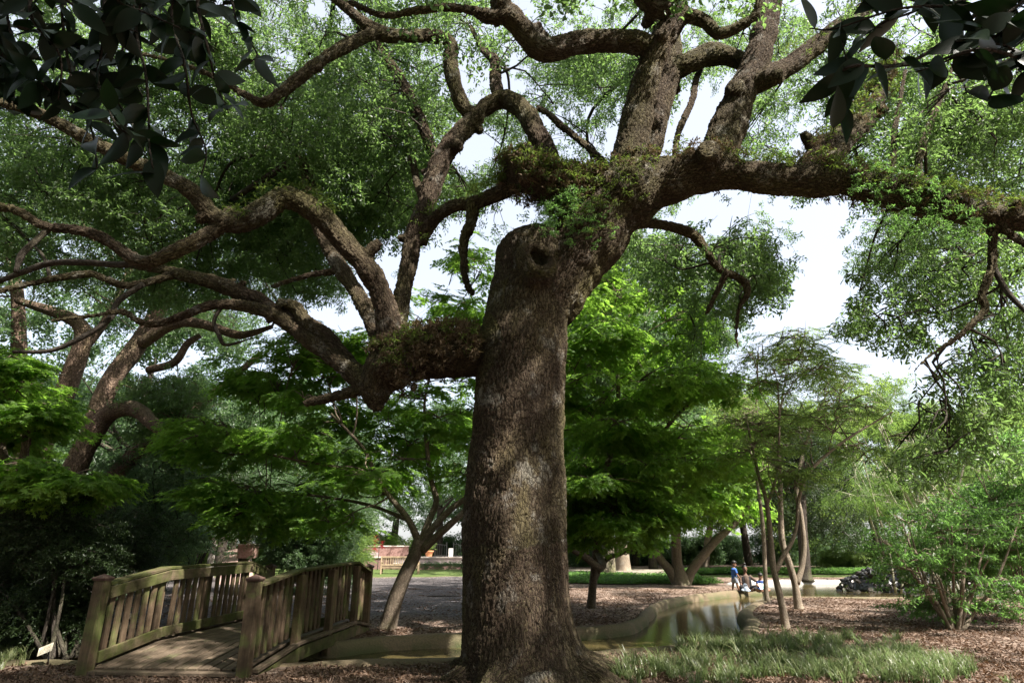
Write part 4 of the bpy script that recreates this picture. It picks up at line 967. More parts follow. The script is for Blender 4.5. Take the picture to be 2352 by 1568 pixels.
simple_tree('japanese_maple', 'dark green Japanese maple with a leaning forked trunk beside the footbridge', b,
    [limb([(888, 1450, Yb, 25), (893, 1432, Yb, 20), (905, 1385, Yb, 18), (928, 1325, Yb, 16), (952, 1275, Yb, 15), (964, 1240, Yb, 15)]),
     limb([(962, 1245, Yb, 9), (945, 1205, Yb - .1, 8), (925, 1175, Yb - .1, 7), (895, 1140, Yb - .2, 6), (862, 1090, Yb - .3, 5), (835, 1030, Yb - .4, 4), (760, 950, Yb - .5, 3)]),
     limb([(968, 1245, Yb, 10), (985, 1195, Yb + .1, 8), (1002, 1150, Yb + .2, 7), (990, 1100, Yb + .2, 6), (982, 1040, Yb + .2, 5), (975, 930, Yb + .2, 3), (1000, 800, Yb + .2, 2)]),
     limb([(966, 1252, Yb, 10), (1000, 1205, Yb, 8), (1040, 1165, Yb, 7), (1085, 1130, Yb, 6), (1150, 1050, Yb + .4, 4)]),
     limb([(970, 1262, Yb, 11), (1010, 1225, Yb - .2, 9), (1060, 1180, Yb - .4, 7), (1120, 1120, Yb - .5, 5)]),
     limb([(870, 1105, Yb - .3, 4), (780, 1075, Yb - .6, 4), (650, 1050, Yb - .9, 3), (540, 1020, Yb - 1.1, 2)]),
     limb([(940, 1195, Yb, 5), (850, 1160, Yb + .4, 4), (740, 1140, Yb + .8, 3), (620, 1130, Yb + 1.0, 2)])],
    pxclumps(50, hull([(770, 700, 900), (850, 560, 840), (930, 470, 800), (1020, 440, 830), (1120, 430, 880), (1215, 480, 800)]), 11.4, 14.6, .72, 42, .3, 7)
    + pxclumps(34, hull([(560, 1040, 1110), (640, 950, 1120), (740, 820, 1120), (900, 820, 1120), (1000, 850, 1120), (1110, 900, 1100)]), 12.5, 15.5, .7, 36, .32, 8),
    M['maple_bark'], 22, 'maple', droop=(5, 40), flatroll=16, scl=(.8, 1.2), subs=7)
b = Vector((-8.6, 10.2, 0.0))
simple_tree('japanese_maple', 'Japanese maple reaching in low over the dark shrub near the plant label', b,
    [(np.array([b, b + Vector((.1, 0, 1.2)), b + Vector((.5, 0, 2.6)), at(60, 930, 10.3)]), np.array([.12, .10, .07, .03])),
     (np.array([b + Vector((.1, 0, 1.3)), at(-60, 1080, 10), at(80, 1090, 9.9), at(230, 1090, 9.8)]), np.array([.06, .04, .025, .01])),
     (np.array([b + Vector((.4, 0, 2.3)), at(0, 870, 10.6), at(150, 860, 10.6)]), np.array([.06, .035, .012]))],
    pxclumps(20, hull([(810, -80, 60), (850, -150, 190), (900, -150, 140), (960, -150, 170), (1010, -150, 150)]), 9.6, 11.2, .55, 40, .3, 9)
    + pxclumps(10, hull([(1045, -60, 200), (1100, -100, 270), (1140, 60, 240)]), 9.4, 10.6, .45, 36, .3, 10),
    M['maple_bark'], 23, 'maple', droop=(5, 35), flatroll=14, scl=(.8, 1.2), subs=6)

# slender pale-barked trees by the pond
b = G(1803, 1444); Yb = b.y
simple_tree('crape_myrtle', 'slender pale tree with a low fork standing in the long grass', b,
    [limb([(1806, 1450, Yb, 10.9), (1803, 1425, Yb, 9.4), (1793, 1375, Yb, 7.8), (1781, 1325, Yb, 7.0), (1774, 1285, Yb, 7.0), (1768, 1210, Yb, 5.5), (1758, 1140, Yb, 4.7), (1742, 1090, Yb, 3.9), (1725, 1010, Yb, 2.3), (1712, 950, Yb, 1.2)]),
     limb([(1780, 1315, Yb, 6.2), (1798, 1278, Yb, 5.5), (1818, 1245, Yb, 4.7), (1830, 1205, Yb, 3.9), (1836, 1140, Yb, 3.9), (1862, 1080, Yb, 3.9), (1935, 1015, Yb, 3.1), (2050, 945, Yb, 1.6)]),
     limb([(1762, 1160, Yb, 3.9), (1785, 1080, Yb, 3.1), (1790, 950, Yb, 2.3), (1784, 870, Yb, 1.2)])],
    pxclumps(44, hull([(770, 1740, 1860), (840, 1690, 1930), (920, 1660, 2000), (1000, 1670, 2100), (1070, 1690, 2000), (1130, 1700, 1880)]), 11.8, 14.6, .6, 19, .3, 11),
    M['smooth_bark'], 24, 'pale', droop=(0, 35), flatroll=15, scl=(.75, 1.15), subs=7)
b = G(1832, 1398); Yb = b.y
simple_tree('crape_myrtle', 'slender grey forked tree rising between the pond and the long grass', b,
    [limb([(1836, 1402, Yb, 11.7), (1832, 1380, Yb, 9.4), (1826, 1340, Yb, 7.8), (1812, 1292, Yb, 7.8), (1797, 1245, Yb, 7.0), (1793, 1180, Yb, 6.2), (1792, 1100, Yb, 5.5), (1788, 1000, Yb, 3.9), (1796, 920, Yb, 2.3), (1806, 860, Yb, 1.2)]),
     limb([(1830, 1340, Yb, 7.0), (1842, 1300, Yb, 6.2), (1847, 1250, Yb, 5.5), (1840, 1180, Yb, 4.7), (1830, 1120, Yb, 4.7), (1850, 1020, Yb, 3.1), (1900, 900, Yb, 1.6)])],
    pxclumps(26, hull([(740, 1800, 1900), (840, 1740, 1990), (950, 1700, 2000), (1060, 1720, 1960), (1120, 1740, 1900)]), 15.5, 19, .7, 16, .35, 12),
    M['smooth_bark'], 25, 'pale', droop=(0, 40), flatroll=18, scl=(.9, 1.3), subs=6)
b = G(1761, 1382); Yb = b.y
simple_tree('crape_myrtle', 'straight slim tree standing right beside the picnicking family', b,
    [limb([(1765, 1385, Yb, 7.8), (1760, 1365, Yb, 5.5), (1757, 1300, Yb, 4.7), (1753, 1220, Yb, 4.7), (1745, 1150, Yb, 3.9), (1730, 1060, Yb, 2.3), (1700, 960, Yb, 1.6)])],
    pxclumps(16, hull([(900, 1660, 1740), (1000, 1650, 1780), (1110, 1660, 1790)]), 19, 21.5, .7, 14, .4, 13),
    M['smooth_bark'], 26, 'pale', droop=(0, 40), flatroll=18, scl=(.9, 1.3), subs=6)

# azalea by the pond: many stems from one foot
b = G(2196, 1446); Yb = b.y
lim = []
for k in range(13):
    a = R.uniform(-1, 1); x1 = 2196 + a * 150; y1 = R.uniform(1180, 1330)
    lim.append(limb([(2196 + a * 14, 1450, Yb + R.uniform(-.1, .1), 5), (2196 + a * 50, 1395, Yb + R.uniform(-.3, .3), 4), (2196 + a * 95, 1330, Yb + R.uniform(-.6, .6), 3), (x1, y1, Yb + R.uniform(-1, 1), 1.5)]))
simple_tree('azalea_bush', 'leafy many-stemmed azalea bush growing in front of the rock pile', b, lim,
    pxclumps(62, hull([(1150, 2090, 2330), (1200, 2040, 2380), (1260, 2000, 2400), (1310, 2010, 2400), (1370, 2060, 2380), (1410, 2120, 2300)]), 11.7, 14.2, .42, 15, .4, 14),
    M['smooth_bark'], 27, 'azalea', cat='bush', droop=(-25, 25), flatroll=20, scl=(.8, 1.2), sides=6)
b = Vector((11.2, 14.2, 0)); b.z = hz(b.x, b.y)
lim = [(np.array([b + Vector((R.uniform(-.2, .2), R.uniform(-.2, .2), 0)), b + Vector((R.uniform(-.7, .5), R.uniform(-.6, .6), 1.4)), b + Vector((R.uniform(-1.8, .8), R.uniform(-1, 1), 3.0))]), np.array([.02, .016, .009])) for k in range(9)]
simple_tree('tall_shrub', 'tall bright green shrub behind the azalea bush', b, lim,
    pxclumps(50, hull([(1010, 2230, 2420), (1080, 2160, 2430), (1150, 2150, 2440), (1220, 2180, 2440), (1290, 2260, 2440)]), 13, 16.5, .6, 30, .5, 15),
    M['smooth_bark'], 28, 'azalea', cat='shrub', droop=(-15, 35), flatroll=25, scl=(.9, 1.3), sides=6)

# bamboo
b = G(2160, 1352)
t = thing('bamboo_clump', b, 'leaning clump of pale bamboo canes behind the rock pile', 'bamboo')
M['cane'] = simple_mat('bamboo_cane', (0.24, 0.23, 0.15), (0.38, 0.36, 0.27), 3, .5)
bc_ = Crown(41, 'bamboo', (10, 60), 30, (.9, 1.4))
r = random.Random(77)
for k in range(24):
    x0 = 2160 + r.gauss(0, 55); lean = r.uniform(60, 210) * (1 if k % 5 else -.4); y1 = r.uniform(960, 1090); Y = b.y + r.uniform(-1.6, 1.6)
    P_, R_ = limb([(x0, 1350, Y, 2.8), (x0 - lean * .2, 1250, Y, 2.6), (x0 - lean * .55, 1150, Y - .2, 2.2), (x0 - lean, y1, Y - .6, 1.0)])
    P_[0][2] = hz(*P_[0][:2]) - .05
    tb = Tubes(); P2, R2 = resample(P_, R_, 9, .3); tb.add(P2, R2, 6)
    link('cane', tb.mesh('cane', b), M['cane'], t)
    bc_.skeleton(P2[len(P2) // 2:], R2[len(P2) // 2:])
for cc, rr, n in pxclumps(42, hull([(900, 1960, 2360), (1000, 1920, 2400), (1100, 1900, 2380), (1200, 1960, 2380)]), b.y - 2.4, b.y + 2.2, .75, 24, .6, 16): bc_.clump(cc, rr, n, 5)
bc_.finish(t, M['cane'], b)

# the far oaks at the left
b = G(200, 1392); Yb = b.y
simple_tree('fern_clad_oak', 'old oak with fern clad arching limb rising behind the dark shrubs', b,
    [limb([(150, 1395, Yb, 44), (146, 1250, Yb, 34), (152, 1130, Yb, 28), (172, 1076, Yb, 26), (194, 1028, Yb, 24), (218, 988, Yb, 23), (243, 956, Yb, 20), (268, 941, Yb - .2, 19), (300, 937, Yb - .4, 18), (326, 948, Yb - .6, 17), (346, 968, Yb - .8, 15), (374, 986, Yb - 1, 15), (412, 996, Yb - 1.2, 13)]),
     limb([(205, 1020, Yb, 22), (226, 940, Yb + .2, 22), (260, 866, Yb + .4, 21), (302, 812, Yb + .6, 21), (338, 758, Yb + .8, 19), (362, 715, Yb + 1, 17), (384, 668, Yb + 1.2, 15), (400, 590, Yb + 1.4, 11), (430, 500, Yb + 1.6, 8)]),
     limb([(325, 790, Yb + .6, 14), (350, 772, Yb + .5, 14), (385, 750, Yb + .4, 13), (425, 739, Yb + .2, 12), (480, 748, Yb, 11), (540, 768, Yb - .2, 10), (575, 766, Yb - .3, 8), (625, 750, Yb - .4, 5)]),
     limb([(340, 850, Yb + .6, 9), (400, 832, Yb + .4, 9), (430, 790, Yb + .3, 8), (460, 770, Yb + .3, 6)]),
     limb([(250, 1395, Yb + .8, 30), (236, 1200, Yb + .8, 24), (262, 1100, Yb + .8, 20), (312, 1043, Yb + .9, 18), (350, 1018, Yb + 1, 16), (420, 960, Yb + 1.2, 12), (520, 880, Yb + 1.4, 9), (600, 810, Yb + 1.4, 6)])],
    pxclumps(40, hull([(420, 150, 620), (560, 100, 660), (700, 200, 600), (760, 300, 560)]), Yb - 1.5, Yb + 4, 1.2, 34, .6, 17)
    + pxclumps(22, hull([(870, 260, 470), (960, 330, 480), (1050, 350, 480)]), Yb, Yb + 3, 1.0, 36, .6, 18),
    M['fern_bark'], 31, 'oak', droop=(5, 60), flatroll=40, scl=(1.0, 1.5), sides=14)
b = G(60, 1385); Yb = b.y
simple_tree('leaning_oak', 'dark leaning oak trunk behind the left end of the bridge, beside the fern clad oak', b,
    [limb([(92, 1388, Yb, 38), (86, 1250, Yb, 28), (80, 1120, Yb, 24), (100, 1010, Yb, 22), (138, 930, Yb, 22), (168, 850, Yb, 21), (186, 800, Yb, 19), (190, 760, Yb, 17), (170, 735, Yb, 15), (120, 715, Yb, 12), (40, 690, Yb, 8)]),
     limb([(40, 1388, Yb + .8, 30), (45, 1250, Yb + .8, 24), (52, 1100, Yb + .8, 20), (50, 960, Yb + .8, 18), (44, 820, Yb + .8, 16), (40, 680, Yb + .8, 13), (20, 560, Yb + .8, 9)]),
     limb([(178, 815, Yb, 12), (240, 740, Yb + .4, 9), (290, 640, Yb + .8, 7), (330, 540, Yb + 1, 4)])],
    pxclumps(32, hull([(380, -200, 260), (520, -200, 320), (640, -200, 260), (760, -180, 120)]), Yb - 1.5, Yb + 3, 1.2, 34, .6, 19),
    M['fern_bark'], 32, 'oak', droop=(5, 60), flatroll=40, scl=(1.0, 1.5), sides=14)

# shrubs left of and beyond the bridge
def shrub(name, label, base, rows, Y0, Y1, n, s, tw, spray, seed, bark='branch_bark', group=None, nst=8, scl=(.8, 1.25), droop=(-20, 45)):
    r = random.Random(seed); lim = []
    cl = pxclumps(n, hull(rows), Y0, Y1, s, tw, .75, seed)
    zt = max(c[0].z for c in cl)
    for k in range(nst):
        c = cl[r.randrange(len(cl))][0]; f = base + Vector((r.uniform(-.25, .25), r.uniform(-.25, .25), -.03))
        m = f.lerp(c, .5) + Vector((r.gauss(0, .1), r.gauss(0, .1), .1 * (c - f).length)); lim.append((np.array([f, m, c]), np.array([.03, .022, .008])))
    return simple_tree(name, label, base, lim, cl, M[bark], seed, spray, 'shrub', group, droop, 40, scl, 5, 6)
shrub('dark_shrub', 'dark fine-leaved shrub standing beside the bridge end post and plant label', G(118, 1512), [(1140, 10, 120), (1200, -60, 190), (1300, -80, 215), (1400, -80, 200), (1450, 0, 170)], 9.6, 11.4, 74, .42, 40, 'dark', 51, nst=14)
shrub('dark_shrub', 'dark leggy shrub standing just behind the bridge railing', G(270, 1470), [(1170, 190, 260), (1240, 180, 320), (1300, 200, 330)], 12.4, 14.4, 40, .5, 36, 'dark', 52, nst=12)
shrub('holly_shrub', 'broad grey green evergreen shrub behind the footbridge left railing', G(345, 1378), [(1060, 270, 420), (1110, 220, 480), (1180, 220, 520), (1240, 250, 470), (1275, 290, 440)], 18, 21.5, 64, .85, 34, 'shrub', 53, nst=8)
shrub('holly_shrub', 'arching dark evergreen shrub leaning over the far brick path', G(430, 1350), [(1080, 420, 560), (1140, 400, 590), (1195, 400, 570), (1212, 420, 470)], 22, 25, 40, .7, 32, 'dark', 54, nst=10, scl=(1.4, 2.0))
shrub('holly_shrub', 'large evergreen shrub beside the far end of the footbridge', G(690, 1345), [(1100, 600, 760), (1150, 600, 800), (1220, 625, 800), (1280, 640, 790), (1310, 650, 790)], 22, 25.5, 80, .9, 36, 'shrub', 55, nst=8, scl=(1.0, 1.4))
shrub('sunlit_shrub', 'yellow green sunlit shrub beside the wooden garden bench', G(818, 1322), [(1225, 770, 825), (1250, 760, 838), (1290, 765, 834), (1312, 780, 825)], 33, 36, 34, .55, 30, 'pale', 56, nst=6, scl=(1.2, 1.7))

# trees standing farther off
def stem_tree(name, label, base, limbs, rows, Y0, Y1, n, s, tw, spray, seed, bark='branch_bark', group=None, scl=(1.2, 1.8), extra=()):
    return simple_tree(name, label, base, limbs, pxclumps(n, hull(rows), Y0, Y1, s, tw, .6, seed) + list(extra), M[bark], seed, spray, 'tree', group, (0, 60), 40, scl, 5, 10)
b = G(1562, 1344); Yb = b.y
stem_tree('spreading_tree', 'low tree with several dark stems fanning from one gnarled foot', b,
    [limb([(1565, 1350, Yb, 26), (1562, 1330, Yb, 20), (1555, 1290, Yb, 12), (1552, 1230, Yb, 11), (1548, 1160, Yb, 9), (1550, 1050, Yb, 5)]),
     limb([(1556, 1342, Yb, 12), (1540, 1312, Yb, 11), (1515, 1280, Yb, 9), (1490, 1230, Yb, 6), (1470, 1160, Yb, 3)]),
     limb([(1574, 1342, Yb, 13), (1590, 1308, Yb, 11), (1615, 1275, Yb, 10), (1650, 1235, Yb, 9), (1685, 1205, Yb, 6), (1730, 1150, Yb, 3)])],
    [(960, 1500, 1640), (1040, 1450, 1720), (1120, 1450, 1740), (1170, 1490, 1720)], Yb - 3, Yb + 2, 44, 1.0, 36, 'maple', 61, 'maple_bark', scl=(1.6, 2.2))
b = G(1396, 1330); Yb = b.y
stem_tree('mossy_tree', 'stout straight trunk, green with moss on one side, behind the maple stems', b,
    [limb([(1396, 1334, Yb, 26), (1396, 1318, Yb, 20), (1394, 1270, Yb, 18), (1392, 1200, Yb, 17), (1395, 1050, Yb, 14), (1400, 850, Yb, 10)])],
    [(700, 1250, 1560), (850, 1200, 1600), (1000, 1250, 1560)], Yb - 2, Yb + 4, 30, 1.7, 34, 'far', 62, 'oak_bark2', scl=(1, 1.4), extra=[((R.uniform(0, 7), R.uniform(17, 28), R.uniform(7.5, 11.5)), (1.4, 1.4, .8), 14) for q in range(34)])  # extra: crown clumps added away from its stem to shade the gravel
b = G(1432, 1318); Yb = b.y
stem_tree('pale_trunk_tree', 'pale brown trunk with flared foot standing next to the mossy trunk', b,
    [limb([(1434, 1320, Yb, 24), (1432, 1308, Yb, 18), (1430, 1270, Yb, 15), (1428, 1200, Yb, 14), (1440, 1000, Yb, 12), (1450, 800, Yb, 8)])],
    [(600, 1320, 1640), (800, 1260, 1700), (950, 1300, 1640)], Yb, Yb + 5, 30, 1.8, 32, 'far', 63, 'smooth_bark', scl=(1, 1.4))
b = G(1850, 1332); Yb = b.y
stem_tree('dark_trunk_tree', 'dark straight trunk mirrored in the pond, on the far kerb side', b,
    [limb([(1852, 1334, Yb, 19), (1850, 1318, Yb, 13), (1847, 1270, Yb, 12), (1842, 1200, Yb, 11), (1840, 1050, Yb, 8), (1830, 950, Yb, 5)])],
    [(980, 1760, 1920), (1060, 1700, 1980), (1150, 1680, 2020), (1230, 1740, 1980)], Yb - 1, Yb + 5, 44, 1.3, 40, 'dark', 64, 'branch_bark', scl=(2.2, 3.0))
b = G(1620, 1312); Yb = b.y
stem_tree('grey_tree', 'slim grey trunk in the ground cover behind the fanning dark stems', b,
    [limb([(1616, 1314, Yb, 11), (1620, 1290, Yb, 9), (1626, 1240, Yb, 8), (1640, 1150, Yb, 6), (1660, 1000, Yb, 4)])],
    [(850, 1560, 1740), (1000, 1540, 1760), (1140, 1580, 1740)], Yb - 2, Yb + 4, 26, 1.7, 34, 'far', 65, 'smooth_bark')
# the backdrop
def gen_tree(x, y, h, cr, seed, spray, group, label, name='background_tree', n=24, tw=40):
    r = random.Random(seed); b = Vector((x, y, hz(x, y)))
    top = b + Vector((r.gauss(0, .6), r.gauss(0, .6), h * .8))
    lim = [(np.array([b, b + Vector((r.gauss(0, .2), r.gauss(0, .2), h * .3)), b.lerp(top, .65) + Vector((r.gauss(0, .4), 0, 0)), top]), np.array([.022 * h + .05, .017 * h + .03, .012 * h, .03]))]
    for k in range(4):
        st = b.lerp(top, r.uniform(.3, .6)); e = st + Vector((r.gauss(0, .5) * cr, r.gauss(0, .5) * cr, r.uniform(.2, .5) * h * .6)); lim.append((np.array([st, st.lerp(e, .5) + Vector((0, 0, .3)), e]), np.array([.009 * h, .006 * h, .02])))
    cl = []
    for k in range(n):
        v = rng.normal(size=3); v /= np.linalg.norm(v); q = r.uniform(.35, 1) ** .5
        c = b + Vector((v[0] * cr * q, v[1] * cr * q, h * .58 + v[2] * h * .42 * q)); s = cr * r.uniform(.25, .42)
        if c.z > .4: cl.append((c, (s, s, s * .7), tw))
    return simple_tree(name, label, b, lim, cl, M['branch_bark'], seed, spray, 'tree', group, (0, 60), 50, (.9, 1.5), 4, 7, False)
def back_label(x, Y):
    if Y < 25: return 'trees beside and behind the viewpoint', 'tall leafy tree of the woodland facing the oak across the mulch'
    if x < -12: return 'trees behind the footbridge', 'tall leafy tree in the woodland beyond the evergreen shrubs behind the footbridge'
    if x < 4: return 'trees behind the terrace', 'tall leafy tree in the woodland rising behind the brick terrace'
    return 'trees behind the pond', 'tall sunlit leafy tree in the woodland beyond the pond and pale path'
r = random.Random(5)
k = 0
for Y, xs_, hh in ((30, (-27, -19), 13), (37, (-30, -24, -17, 30), 11), (46, (-36, -29, -21, -14, 4, 10, 18, 26, 35), 13), (56, (-44, -34, -25, -16, -7, 2, 11, 20, 30, 40), 14), (70, (-58, -46, -35, -24, -13, -2, 9, 20, 32, 45, 58), 17)):
    for x in xs_:
        k += 1; h = hh * r.uniform(.8, 1.2); sunny = (x > 3 and Y < 60)  # sunny side gets paler leaves, sunlight put into the leaf colour
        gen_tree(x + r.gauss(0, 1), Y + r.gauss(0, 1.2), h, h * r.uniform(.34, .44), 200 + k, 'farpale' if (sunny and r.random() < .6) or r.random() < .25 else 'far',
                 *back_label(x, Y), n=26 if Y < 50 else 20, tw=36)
# woodland beside and behind the viewpoint, which shades the place from low sky
for Y, xs_, hh in ((-12, (-24, -15, -6, 4, 14), 15), (0, (-26, -18), 14), (12, (-27, -20), 14), (-25, (-30, -18, -6, 6, 18, 30), 17), (20, (-34, -25), 14)):
    for x in xs_:
        k += 1; h = hh * r.uniform(.85, 1.15)
        gen_tree(x + r.gauss(0, 1), Y + r.gauss(0, 1.2), h, h * r.uniform(.36, .46), 200 + k, 'far', *back_label(x, 0), n=26, tw=40)
# undergrowth that closes the view under the far crowns
for i in range(34):
    x = -50 + i * 3.1 + r.gauss(0, .5); y = 60 + r.uniform(-2, 3); b = Vector((x, y, hz(x, y))); hh = r.uniform(2.2, 3.6)
    cl = [(b + Vector((r.gauss(0, 1.0), r.gauss(0, .6), hh * r.uniform(.12, .8))), (1.0, .8, .7), 26) for q in range(11)]
    simple_tree('undergrowth_shrub', 'dark undergrowth shrub at the foot of the far woodland', b, [(np.array([b, b + Vector((.1, 0, hh * .4)), b + Vector((0, 0, hh * .8))]), np.array([.06, .05, .03]))], cl, M['branch_bark'], 700 + i, 'farpale' if r.random() < .6 else 'far', 'shrub', 'undergrowth shrubs below the far trees', (0, 60), 50, (.9, 1.4), 4, 6, False)  # paler leaf on many of these puts a sunlit look into the colour
# low sunlit bushes beyond the pond and the lawn
for i, (x, y_, w, h, sp) in enumerate(((1930, 1312, 60, 50, 'pale'), (1990, 1314, 70, 66, 'pale'), (1900, 1306, 40, 70, 'shrub'), (2070, 1310, 90, 80, 'pale'), (1700, 1300, 60, 60, 'shrub'), (1660, 1300, 50, 36, 'pale'), (1330, 1308, 40, 60, 'shrub'), (2200, 1312, 110, 110, 'pale'), (2330, 1312, 110, 130, 'pale'), (1050, 1288, 26, 22, 'shrub'))):
    g = G(x, y_)
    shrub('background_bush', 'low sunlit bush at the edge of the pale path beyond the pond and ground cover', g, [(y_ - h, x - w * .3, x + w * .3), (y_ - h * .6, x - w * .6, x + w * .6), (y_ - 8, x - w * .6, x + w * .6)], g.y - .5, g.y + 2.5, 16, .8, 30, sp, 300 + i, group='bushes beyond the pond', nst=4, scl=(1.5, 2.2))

# ------------------------------------------------------------------ long grass, ground cover
def tuft(seed, n=22, L=.27, lean=.8, w=.009):
    r = random.Random(seed); V, Fc, a = [], [], []
    for k in range(n):
        az = r.uniform(0, 6.283); l = L * r.uniform(.55, 1.15); ln = lean * r.uniform(.3, 1.3); d = Vector((math.cos(az), math.sin(az), 0)); s = Vector((-d.y, d.x, 0)) * w * r.uniform(.7, 1.2)
        o = Vector((r.gauss(0, .035), r.gauss(0, .035), -.01)); c = r.random(); b = len(V)
        for t in (0, .35, .7, 1.0):
            p = o + d * l * ln * t * t + Vector((0, 0, l * (t - .32 * ln * t * t * t))); q = s * (1 - t * .85)
            V += [tuple(p - q), tuple(p + q)]; a += [c, c]
        for i in range(3): Fc.append((b + 2 * i, b + 2 * i + 1, b + 2 * i + 3, b + 2 * i + 2))
    me = mesh_np('tuft', V, Fc); vattr(me, 'v', a, 'FLOAT'); me.materials.append(M['grass']); return me
gr_g = spray_group('grass_tufts', [tuft(s) for s in (61, 62, 63)])
P, rt, sv = [], [], []
r = random.Random(8)
while len(P) < 520:
    x_, y_ = r.uniform(1380, 2330), 1455 + 125 * r.random()
    top = np.interp(x_, [1380, 1500, 1600, 1800, 1950, 2100, 2200, 2330], [1540, 1500, 1482, 1462, 1466, 1490, 1525, 1575])
    if y_ < top + r.gauss(0, 9): continue
    if y_ > np.interp(x_, [1380, 1500, 1800, 2100, 2330], [1556, 1600, 1556, 1552, 1600]) and r.random() < .75: continue
    if x_ < 1500 and r.random() < .6: continue
    g = gp(x_, y_)
    if r.random() > .45 + 1.8 * noise.noise(Vector((g.x * 1.1, g.y * 1.1, 5))): continue
    P.append((g.x, g.y, hz(g.x, g.y))); rt.append((r.gauss(0, .1), r.gauss(0, .1), r.uniform(0, 6.28))); sv.append(r.uniform(.55, 1.1))
for k in range(18):   # a few stray tufts at the left, near the plant label
    g = gp(r.uniform(-20, 60), r.uniform(1490, 1540)); P.append((g.x, g.y, hz(g.x, g.y))); rt.append((0, 0, r.uniform(0, 6.28))); sv.append(r.uniform(.5, .9))
tag(points_obj('long_grass', P, rt, sv, gr_g), 'tufts of long arching grass in the mulch before the slender trees', 'grass')
def cover(seed):
    r = random.Random(seed); V, Fc, a = [], [], []
    for k in range(26):
        v, f = leaf_geo('ellipse', r.uniform(.06, .10), r.uniform(.035, .05), .2, .2); rm_ = Euler((r.gauss(0, .35), r.gauss(-.2, .35), r.uniform(0, 6.28))).to_matrix(); o = Vector((r.uniform(-.25, .25), r.uniform(-.25, .25), r.uniform(.03, .18))); b = len(V); c = r.random()
        for p in v: V.append(tuple(o + rm_ @ Vector(p))); a.append(c)
        for q in f: Fc.append(tuple(b + i for i in q))
    me = mesh_np('cover', V, Fc, False); vattr(me, 'v', a, 'FLOAT'); me.materials.append(M['leaf_azalea']); return me
cv_g = spray_group('cover', [cover(s) for s in (71, 72)])
P, rt, sv = [], [], []
for k in range(7500):
    x = r.uniform(1.5, 30); y = 29.6 + 5.6 * r.random() + .6 * math.sin(x * .6)
    if x > 9.3 and y < 37: y = r.uniform(36.8, 38.6)
    P.append((x, y, hz(x, y))); rt.append((0, 0, r.uniform(0, 6.28))); sv.append(r.uniform(.8, 1.5))
tag(points_obj('ground_cover', P, rt, sv, cv_g), 'low green ground cover in a strip beyond the mulch', 'ground cover')
# ------------------------------------------------------------------ footbridge
M['post_wood'] = wood_mat('weathered_post', (0.072, 0.047, 0.029), (0.155, 0.110, 0.070), moss_amt=.55, axis='Z')
M['baluster_wood'] = wood_mat('weathered_board', (0.070, 0.046, 0.029), (0.165, 0.116, 0.076), moss_amt=.55, axis='Z')
M['rail_wood'] = wood_mat('mossy_rail', (0.085, 0.06, 0.04), (0.16, 0.12, 0.08), moss=(0.065, 0.078, 0.02), moss_amt=.95, axis='Y')
M['deck_wood'] = wood_mat('deck_board', (0.085, 0.062, 0.043), (0.165, 0.125, 0.09), moss=(0.12, 0.12, 0.06), moss_amt=.35, axis='Y')
M['cap'] = simple_mat('brown_post_cap', (0.085, 0.05, 0.042), (0.13, 0.08, 0.065), 9, .6, .003)
br = thing('footbridge', (-4.13, 8.1, 0), 'weathered wooden footbridge with railings and mossy rails crossing the stream', 'bridge', rz=-math.atan(.077))
def zdeck(v): return float(np.interp(v, [0, 1.25, 3.8, 4.75], [.05, .20, .22, .06]))
def ztop(v, side): return float(np.interp(v, [0, 1.25, 3.75, 4.65], [1.0, 1.17 if side < 0 else 1.14, 1.21, 1.02]))
def pitch_box(name, u, v0, v1, z0, z1, w, h, mat, bevel=.006):
    L_ = math.hypot(v1 - v0, z1 - z0)
    return box(name, (w, L_, h), (u, (v0 + v1) / 2, (z0 + z1) / 2), mat, br, (math.atan2(z1 - z0, v1 - v0), 0, 0), bevel)
def cap_mesh():
    bm = bmesh.new(); s = .088
    lo = [bm.verts.new((x, y, z)) for z, q in ((0, s * .86), (.022, s), (.034, s)) for x, y in ((-q, -q), (q, -q), (q, q), (-q, q))]
    tp = bm.verts.new((0, 0, .078))
    bm.faces.new(lo[3::-1])
    for a in (0, 4):
        for k in range(4): bm.faces.new((lo[a + k], lo[a + (k + 1) % 4], lo[a + 4 + (k + 1) % 4], lo[a + 4 + k]))
    for k in range(4): bm.faces.new((lo[8 + k], lo[8 + (k + 1) % 4], tp))
    return bm_mesh('post_cap', bm)
capm = cap_mesh(); capm.materials.append(M['cap'])
rb = random.Random(17)
